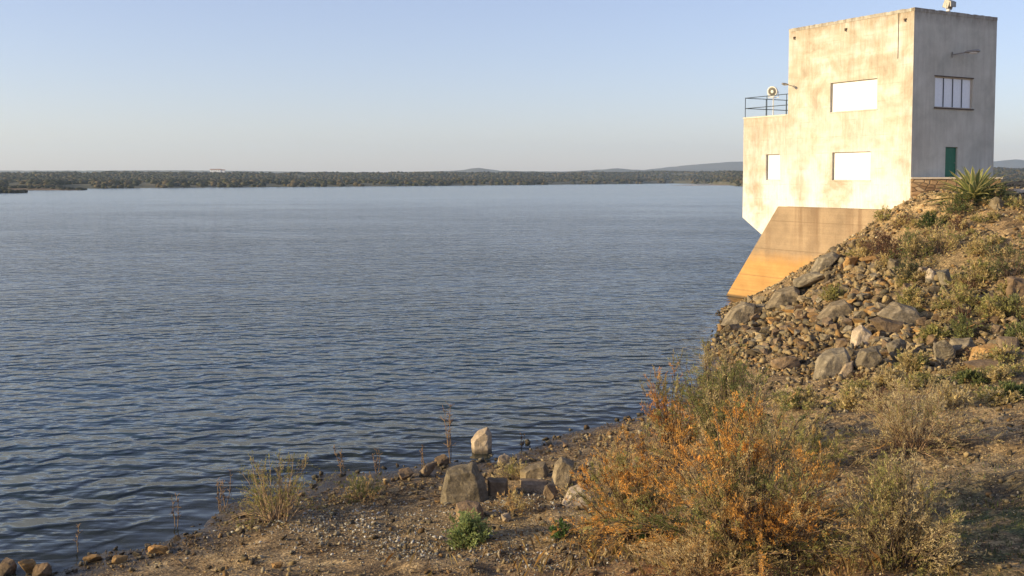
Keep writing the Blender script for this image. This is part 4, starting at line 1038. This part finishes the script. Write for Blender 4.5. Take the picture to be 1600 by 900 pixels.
# the big autumn tamarisks in front
S_(1170, 872, 430, 240, 1, [(G3, .17), (G2, .18), (DRY, .17), (OR3, .14), (OR1, .34)], 'largest rusty orange and olive tamarisk shrub at the centre of the foreground', 'tamarisk', stems=120, twigs=13, leaves=15, leaf=(.12, .017), twl=.27)
S_(992, 838, 215, 160, 2, [(G2, .25), (DRY, .22), (OR3, .2), (OR1, .33)], 'orange tamarisk at the left end of the thicket beside the pale boulder', 'tamarisk', stems=85, twigs=12, leaves=12, leaf=(.12, .016), twl=.24)
S_(1130, 735, 200, 190, 3, [(G1, .34), (G3, .26), (G2, .25), (DRY, .15)], 'tall upright green tamarisk rising behind the orange one', 'tamarisk', stems=85, twigs=12, leaves=11, leaf=(.15, .016), spread=.6, twl=.22)
S_(1052, 722, 130, 150, 4, [(G2, .2), (DRY, .2), (OR2, .3), (OR1, .3)], 'slim orange tamarisk rising against the water', 'tamarisk', stems=40, twigs=10, leaves=10, leaf=(.14, .016), spread=.65, twl=.22)
S_(1255, 740, 160, 100, 5, [(G2, .3), (DRY, .4), (OR3, .2), (G1, .1)], 'brownish olive tamarisk between the green and straw coloured ones', 'tamarisk', stems=50, twigs=10, leaves=10, leaf=(.14, .014), twl=.24)
S_(1405, 888, 195, 180, 6, [(G2, .30), (DRY, .30), (STR, .40)], 'straw and olive shrub at the right end of the thicket before the shaded grass', 'tamarisk', stems=90, twigs=12, leaves=9, leaf=(.11, .015), twl=.28)
S_(1425, 702, 230, 105, 7, [(DRY, .4), (STR, .4), (G2, .2)], 'wide half bare straw coloured shrub on the gravel flat', 'shrub', stems=120, twigs=9, leaves=6, leaf=(.14, .013), twl=.30, stem_col=(.36, .24, .15), twigcol=(.30, .21, .12))
S_(1110, 896, 300, 66, 16, [(DRY, .35), (OR3, .3), (STR, .35)], 'low tangle of dry straw stems at the bottom edge below the orange tamarisk', 'shrub', stems=110, twigs=10, leaves=5, leaf=(.12, .013), spread=1.1, twl=.5, stem_col=(.4, .28, .16), twigcol=(.34, .22, .11))
# by the water
S_(432, 814, 165, 106, 8, [(G2, .35), ((.32, .31, .07), .45), (DRY, .2)], 'yellow-green shrub with bare stems growing at the left waterline', 'shrub', stems=70, twigs=9, leaves=5, leaf=(.11, .013), spread=1.05, twl=.30, stem_col=(.34, .24, .15))
S_(731, 852, 66, 52, 9, [((.32, .38, .15), .6), ((.22, .27, .10), .4)], 'small round fresh green tuft below the largest slab', 'shrub', stems=70, twigs=8, leaves=7, leaf=(.10, .022), twl=.35, droop=.05)
S_(566, 780, 105, 40, 10, [(G3, .4), (DRY, .4), (OR3, .2)], 'low dark shrub with dead stems on the mound by the waterline', 'shrub', stems=50, twigs=8, leaves=4, leaf=(.12, .014), spread=1.15)
S_(800, 748, 60, 34, 12, [(G2, .4), (DRY, .6)], 'thin scrubby growth among the shoreline boulders', 'shrub', stems=26, twigs=7, leaves=5, leaf=(.12, .014))
S_(800, 800, 70, 36, 13, [(DRY, .6), (OR3, .4)], 'dry orange-brown growth below the dark block', 'shrub', stems=26, twigs=7, leaves=5, leaf=(.12, .014))
S_(1018, 838, 60, 24, 14, [((.1, .17, .05), 1)], 'small bright green sprig at the foot of the left orange tamarisk', 'shrub', stems=20, twigs=6, leaves=6, leaf=(.12, .02))
S_(876, 838, 44, 24, 15, [((.1, .17, .05), 1)], 'tiny green sprig on the gravel right of the round tuft', 'shrub', stems=18, twigs=6, leaves=6, leaf=(.10, .02))
# on the slope
SL = [(1383, 405, 66, 48, [((.16, .085, .05), .6), ((.2, .11, .07), .4)], 'reddish brown dead-looking bush on the slope beside the pier'),
 (1350, 402, 30, 30, [(DRY, 1)], 'straw coloured tuft left of the reddish brown bush'),
 (1428, 405, 60, 44, [(G3, .6), (DRY, .4)], 'olive bush just right of the reddish brown bush'),
 (1470, 395, 70, 50, [(G2, .5), (DRY, .5)], 'pale olive bush in the middle of the upper slope'),
 (1422, 440, 60, 34, [((.13, .13, .06), .8), (DRY, .2)], 'grey-green bush below the olive bush on the slope'),
 (1452, 305, 40, 22, [((.09, .12, .04), 1)], 'round green bush on top of the bank left of the agave'),
 (1556, 300, 56, 30, [((.10, .12, .045), .8), (DRY, .2)], 'dark bush tucked behind the right side of the agave'),
 (1497, 306, 62, 34, [((.12, .15, .05), .8), (DRY, .2)], 'wider green bush touching the agave leaves'),
 (1500, 480, 70, 34, [(G2, .6), (DRY, .4)], 'low olive bush in the middle of the lower slope'),
 (1425, 478, 50, 28, [(G2, .7), (DRY, .3)], 'small olive tuft above the largest angular boulder'),
 (1508, 530, 56, 34, [((.21, .22, .08), 1)], 'bright yellow-green bush on the lower slope'),
 (1550, 500, 60, 38, [(G2, .7), (DRY, .3)], 'ragged olive bush left of the tan boulder'),
 (1585, 500, 60, 42, [((.24, .25, .10), .7), (DRY, .3)], 'pale green bush at the right edge of the lower slope'),
 (1580, 435, 80, 60, [((.14, .15, .06), .7), (DRY, .3)], 'feathery grey-green bush high at the right edge'),
 (1530, 440, 50, 34, [(G2, .5), (DRY, .5)], 'dull olive tuft left of the feathery bush'),
 (1530, 400, 50, 30, [(DRY, .8), (G2, .2)], 'dry straw tuft on the upper right slope'),
 (1300, 468, 40, 22, [(G2, .8), (DRY, .2)], 'small olive tuft among the stones near the pier'),
 (1590, 540, 40, 34, [((.20, .22, .08), 1)], 'green weed at the right edge above the reddish stone'),
 (1460, 532, 50, 24, [(G2, .7), (DRY, .3)], 'small olive tuft right of the largest angular boulder'),
 (1425, 580, 60, 34, [(DRY, .7), (G2, .3)], 'straw coloured grass clump at the foot of the slope'),
 (1580, 622, 80, 22, [((.17, .20, .07), 1)], 'green patch of weeds on the right gravel flat'),
 (1520, 598, 60, 18, [((.17, .19, .07), .7), (DRY, .3)], 'thin green weeds left of the right-hand patch'),
 (1250, 640, 80, 34, [(DRY, .6), (G2, .4)], 'dry sparse clump behind the green tamarisk'),
 (1330, 640, 70, 34, [(DRY, .8), (G2, .2)], 'dry clump on the flat before the wedge boulder'),
]
for k, (px, py, w_, h_, cs, lb) in enumerate(SL):
    S_(px, py, w_, h_, 30 + k, cs, lb, 'bush', 'bush', stems=44, twigs=7, leaves=6, leaf=(.16, .03), twl=.34, droop=.08, twigcol=(.15, .10, .07))
# nameless tufts on the slope: four kinds, copied
tp = []
for k in range(4):
    r0 = shrub('tuft', 'small olive or straw tuft scattered among the stones on the slope', 'tuft', (0, 0, 0), 1.3, .6, 70 + k, [[(G2, .7), (DRY, .3)], [(DRY, .8), (STR, .2)], [(DRY, .6), (G2, .4)], [((.17, .1, .06), .6), (DRY, .4)]][k], group='small tufts on the stony slope', stems=26, twigs=5, leaves=5, leaf=(.16, .03), twl=.4)
    tp.append(r0)
first = [True] * 4; nt = 0; q = np.random.default_rng(77)
while nt < 70:
    px, py = q.uniform(1330, 1605), q.uniform(315, 640)
    if not (in_poly(px, py, UP) or (py > 590 and px > 1180)): continue
    P = place(px, py); k = int(q.integers(4))
    if first[k]: o = tp[k]; first[k] = False
    else:
        o = tp[k].copy(); COL.objects.link(o)
        for ch in tp[k].children: c = ch.copy(); COL.objects.link(c); c.parent = o
    s = q.uniform(.5, 1.15); o.scale = (s, s, s * q.uniform(.7, 1.2)); o.location = (P[0], P[1], P[2] - .02); o.rotation_euler.z = q.uniform(0, 6.28); nt += 1
# agave
P = at_depth(1521, 67.5); ag = empty('agave', (P[0], P[1], P[2] - .05)); tag(ag, 'big spiky agave with yellow-edged leaves on top of the bank by the door', 'agave')
def agave_leaf(az, el, L, wd, q):
    K = 9; V = []; 
    d = np.array([math.cos(az), math.sin(az)]); sdv = np.array([-d[1], d[0]])
    for k in range(K):
        t_ = k / (K - 1); rr = L * (math.cos(el) * t_ + .10 * t_ * t_); zz = L * (math.sin(el) * t_ - .22 * t_ ** 2.4 * math.cos(el)) + .15
        w_ = wd * (math.sin(math.pi * min(1, .22 + .78 * t_)) ** .8) * (1 if t_ < .98 else .05)
        for s_, dz in ((-1, .22), (-.72, .10), (0, -.06), (.72, .10), (1, .22)):
            V.append((d[0] * rr + sdv[0] * s_ * w_ / 2, d[1] * rr + sdv[1] * s_ * w_ / 2, zz + dz * w_))
    return V
VV = []; FF = []; CC = []; q = np.random.default_rng(9)
for k in range(78):
    el = math.radians(3 + 72 * (k / 78) ** 1.0 + q.uniform(-6, 6)); L = 2.95 * q.uniform(.8, 1.05) * (1 - .12 * (k / 78)); az = k * 2.399 + q.uniform(-.2, .2)
    V = agave_leaf(az, el, L, .36, q); o_ = len(VV); VV += V
    sh = q.uniform(.8, 1.15)
    for a_ in range(9):
        for b_ in range(5): CC.append(np.array(((.70, .58, .24), (.36, .36, .13), (.16, .21, .08), (.36, .36, .13), (.70, .58, .24))[b_]) * sh)
    for a_ in range(8):
        for b_ in range(4): i = o_ + a_ * 5 + b_; FF.append((i, i + 1, i + 6, i + 5))
link('leaves', np_mesh('leaves', np.array(VV), np.array(FF), np.array(CC), True), M['leaf'], ag)
MB().tube((0, 0, -.2), (0, 0, .5), .28, .16, 12).build('trunk', M['dark'], ag)

# thin dead stalks standing in the shallows
def stalk(px, py, h_, label, seed, n=3, spr=.12):
    q = np.random.default_rng(seed); P = ground_at(px, py); P[2] = min(P[2], 0) if P[2] < .1 else P[2]
    Hh = h_ * px_m(P); e = empty('dead_stalk', (P[0], P[1], P[2])); tag(e, label, 'stalk')
    K = 7; t_ = np.linspace(0, 1, K)[None, :, None]; d = q.normal(0, spr, (n, 3)); d[:, 2] = 1
    path = q.normal(0, .04, (n, 1, 3)) * [1, 1, 0] + d[:, None] * t_ * Hh * q.uniform(.6, 1, (n, 1, 1)) + np.cumsum(q.normal(0, .02, (n, K, 3)), 1) * (t_ > 0)
    V, Q = tubes(path, np.full((n, K), .016) * (1 - .6 * t_[..., 0])); link('stem', np_mesh('stem', V, Q, np.tile([[.20, .14, .09]], (len(V), 1))), M['twig'], e)
    m_ = n * 26; i = q.integers(0, n, m_); k = q.integers(2, K, m_); p0 = path[i, k]; dd = unit(q.normal(0, .6, (m_, 3)) + [0, 0, .9]) * q.uniform(.05, .22, (m_, 1)) * (Hh / 1.5)
    s4 = np.linspace(0, 1, 3)[None, :, None]; V, Q = tubes(p0[:, None] + dd[:, None] * s4, np.full((m_, 3), .009)); link('twig', np_mesh('twig', V, Q, np.tile([[.24, .16, .10]], (len(V), 1))), M['twig'], e)
for k, a_ in enumerate([(703, 722, 98, 'tall thin dead stalk standing in water behind the largest slab', 3), (277, 822, 56, 'single dead stalk in the water left of the yellow-green shrub', 2), (122, 862, 54, 'dead stalk in the water near the lower left corner', 1),
     (535, 738, 50, 'dead stalks at the waterline right of the yellow-green shrub', 3), (588, 740, 44, 'thin dead stalks behind the low dark shrub', 3), (815, 700, 34, 'low dead stalk in water right of the pointed boulder', 2), (660, 735, 40, 'dead stalk just left of the tall thin one', 2),
     (345, 800, 64, 'reddish dry stalks at the left side of the yellow-green shrub', 4), (1060, 640, 50, 'pinkish dry stalk rising left of the green tamarisk', 3)]):
    stalk(a_[0], a_[1], a_[2], a_[3], 300 + k, a_[4])
# low dry growth and grass
def blades(name, label, P, hgt, wid, cols_, seed, cat='grass'):
    q = np.random.default_rng(seed); n = len(P); az = q.uniform(0, 6.28, n); h_ = hgt * q.uniform(.4, 1.3, n)
    d = np.stack([np.cos(az), np.sin(az), np.zeros(n)], 1) * (h_ * q.uniform(.1, .8, n))[:, None]; s_ = np.stack([-np.sin(az), np.cos(az), np.zeros(n)], 1) * (wid * q.uniform(.6, 1.3, n))[:, None]
    mid = P + d * .4 + np.array([0, 0, 1]) * (h_ * .65)[:, None]; tip = P + d + np.array([0, 0, 1]) * h_[:, None]
    V = np.stack([P - s_, P + s_, mid + s_ * .7, tip, mid - s_ * .7], 1).reshape(-1, 3); Fc = np.arange(n * 5).reshape(-1, 5)
    C = np.repeat(np.array(cols_)[q.integers(0, len(cols_), n)] * q.uniform(.6, 1.3, (n, 1)), 5, 0)
    tag(link(name, np_mesh(name, V, Fc, C), M['leaf']), label, cat, kind='stuff')
def field(n, fn, seed):
    q = np.random.default_rng(seed); X = q.uniform(-20, 46, n); Y = q.uniform(17, 78, n); Z = gzv(X, Y); px, py = to_px(X, Y, Z)
    c = np.array([n1(x * .7, y * .7, seed) for x, y in zip(X, Y)]); k = (Z > .06) & (px > -30) & (px < 1650) & (py < 930) & (q.random(n) < fn(px, py, c))
    return np.stack([X, Y, Z - .01], 1)[k]
def g_(px, py, cx, cy, rx, ry): return np.exp(-(((px - cx) / rx) ** 2 + ((py - cy) / ry) ** 2))
blades('grass', 'short green grass in the shade at the lower right', field(260000, lambda a, b, c: (g_(a, b, 1560, 830, 150, 80) * 2.2 + g_(a, b, 1570, 612, 80, 18) * .8) * np.clip(.4 + c * 1.6, 0, 1), 21), .10, .010, [(.09, .13, .04), (.13, .16, .055), (.18, .16, .06)], 22)
blades('dry_grass', 'thin dry grass and litter over the stony bank', field(220000, lambda a, b, c: np.clip(-.2 + c * .7, 0, .15) + g_(a, b, 1150, 860, 250, 45) * .35 + g_(a, b, 1000, 700, 80, 30) * .4 + g_(a, b, 1400, 640, 120, 40) * .35, 23), .13, .008, [(.26, .19, .10), (.20, .13, .07), (.12, .11, .045), (.22, .11, .05)], 24)
blades('straw', 'tall straw coloured grass around the feet of the tamarisks', field(200000, lambda a, b, c: (g_(a, b, 1080, 890, 240, 34) * 1.0 + g_(a, b, 1350, 885, 120, 30) * .7 + g_(a, b, 930, 840, 70, 40) * .3) * np.clip(.45 + c, 0, 1), 25), .36, .0038, [(.46, .35, .18), (.40, .26, .11), (.28, .22, .09), (.22, .12, .05)], 26)
def litter(n, fn, seed):
    q = np.random.default_rng(seed); P = field(n, fn, seed); n = len(P); az = q.uniform(0, 6.28, n); L = q.uniform(.04, .22, n)
    d = np.stack([np.cos(az), np.sin(az), q.normal(0, .2, n)], 1) * L[:, None]; P = P + [0, 0, .025] + q.uniform(0, .04, (n, 1)) * [0, 0, 1]
    V, Q = tubes(np.stack([P - d * .5, P + q.normal(0, .01, (n, 3)), P + d * .5], 1), np.full((n, 3), .007) * q.uniform(.6, 1.8, (n, 1)))
    C = np.repeat(np.array([(.06, .04, .025), (.11, .07, .04), (.2, .13, .07), (.30, .21, .12)])[q.integers(0, 4, n)], 9, 0)
    tag(link('plant_litter', np_mesh('plant_litter', V, Q, C), M['twig']), 'dark twigs and washed-up plant litter lying along the bank', 'litter', kind='stuff')
litter(320000, lambda a, b, c: np.clip(c * 1.4 - .1, 0, .5) * (b > 660) + g_(a, b, 560, 775, 170, 22) * .7 + g_(a, b, 300, 845, 90, 18) * .6 + g_(a, b, 880, 700, 110, 22) * .5 + g_(a, b, 780, 850, 160, 16) * .4, 31)
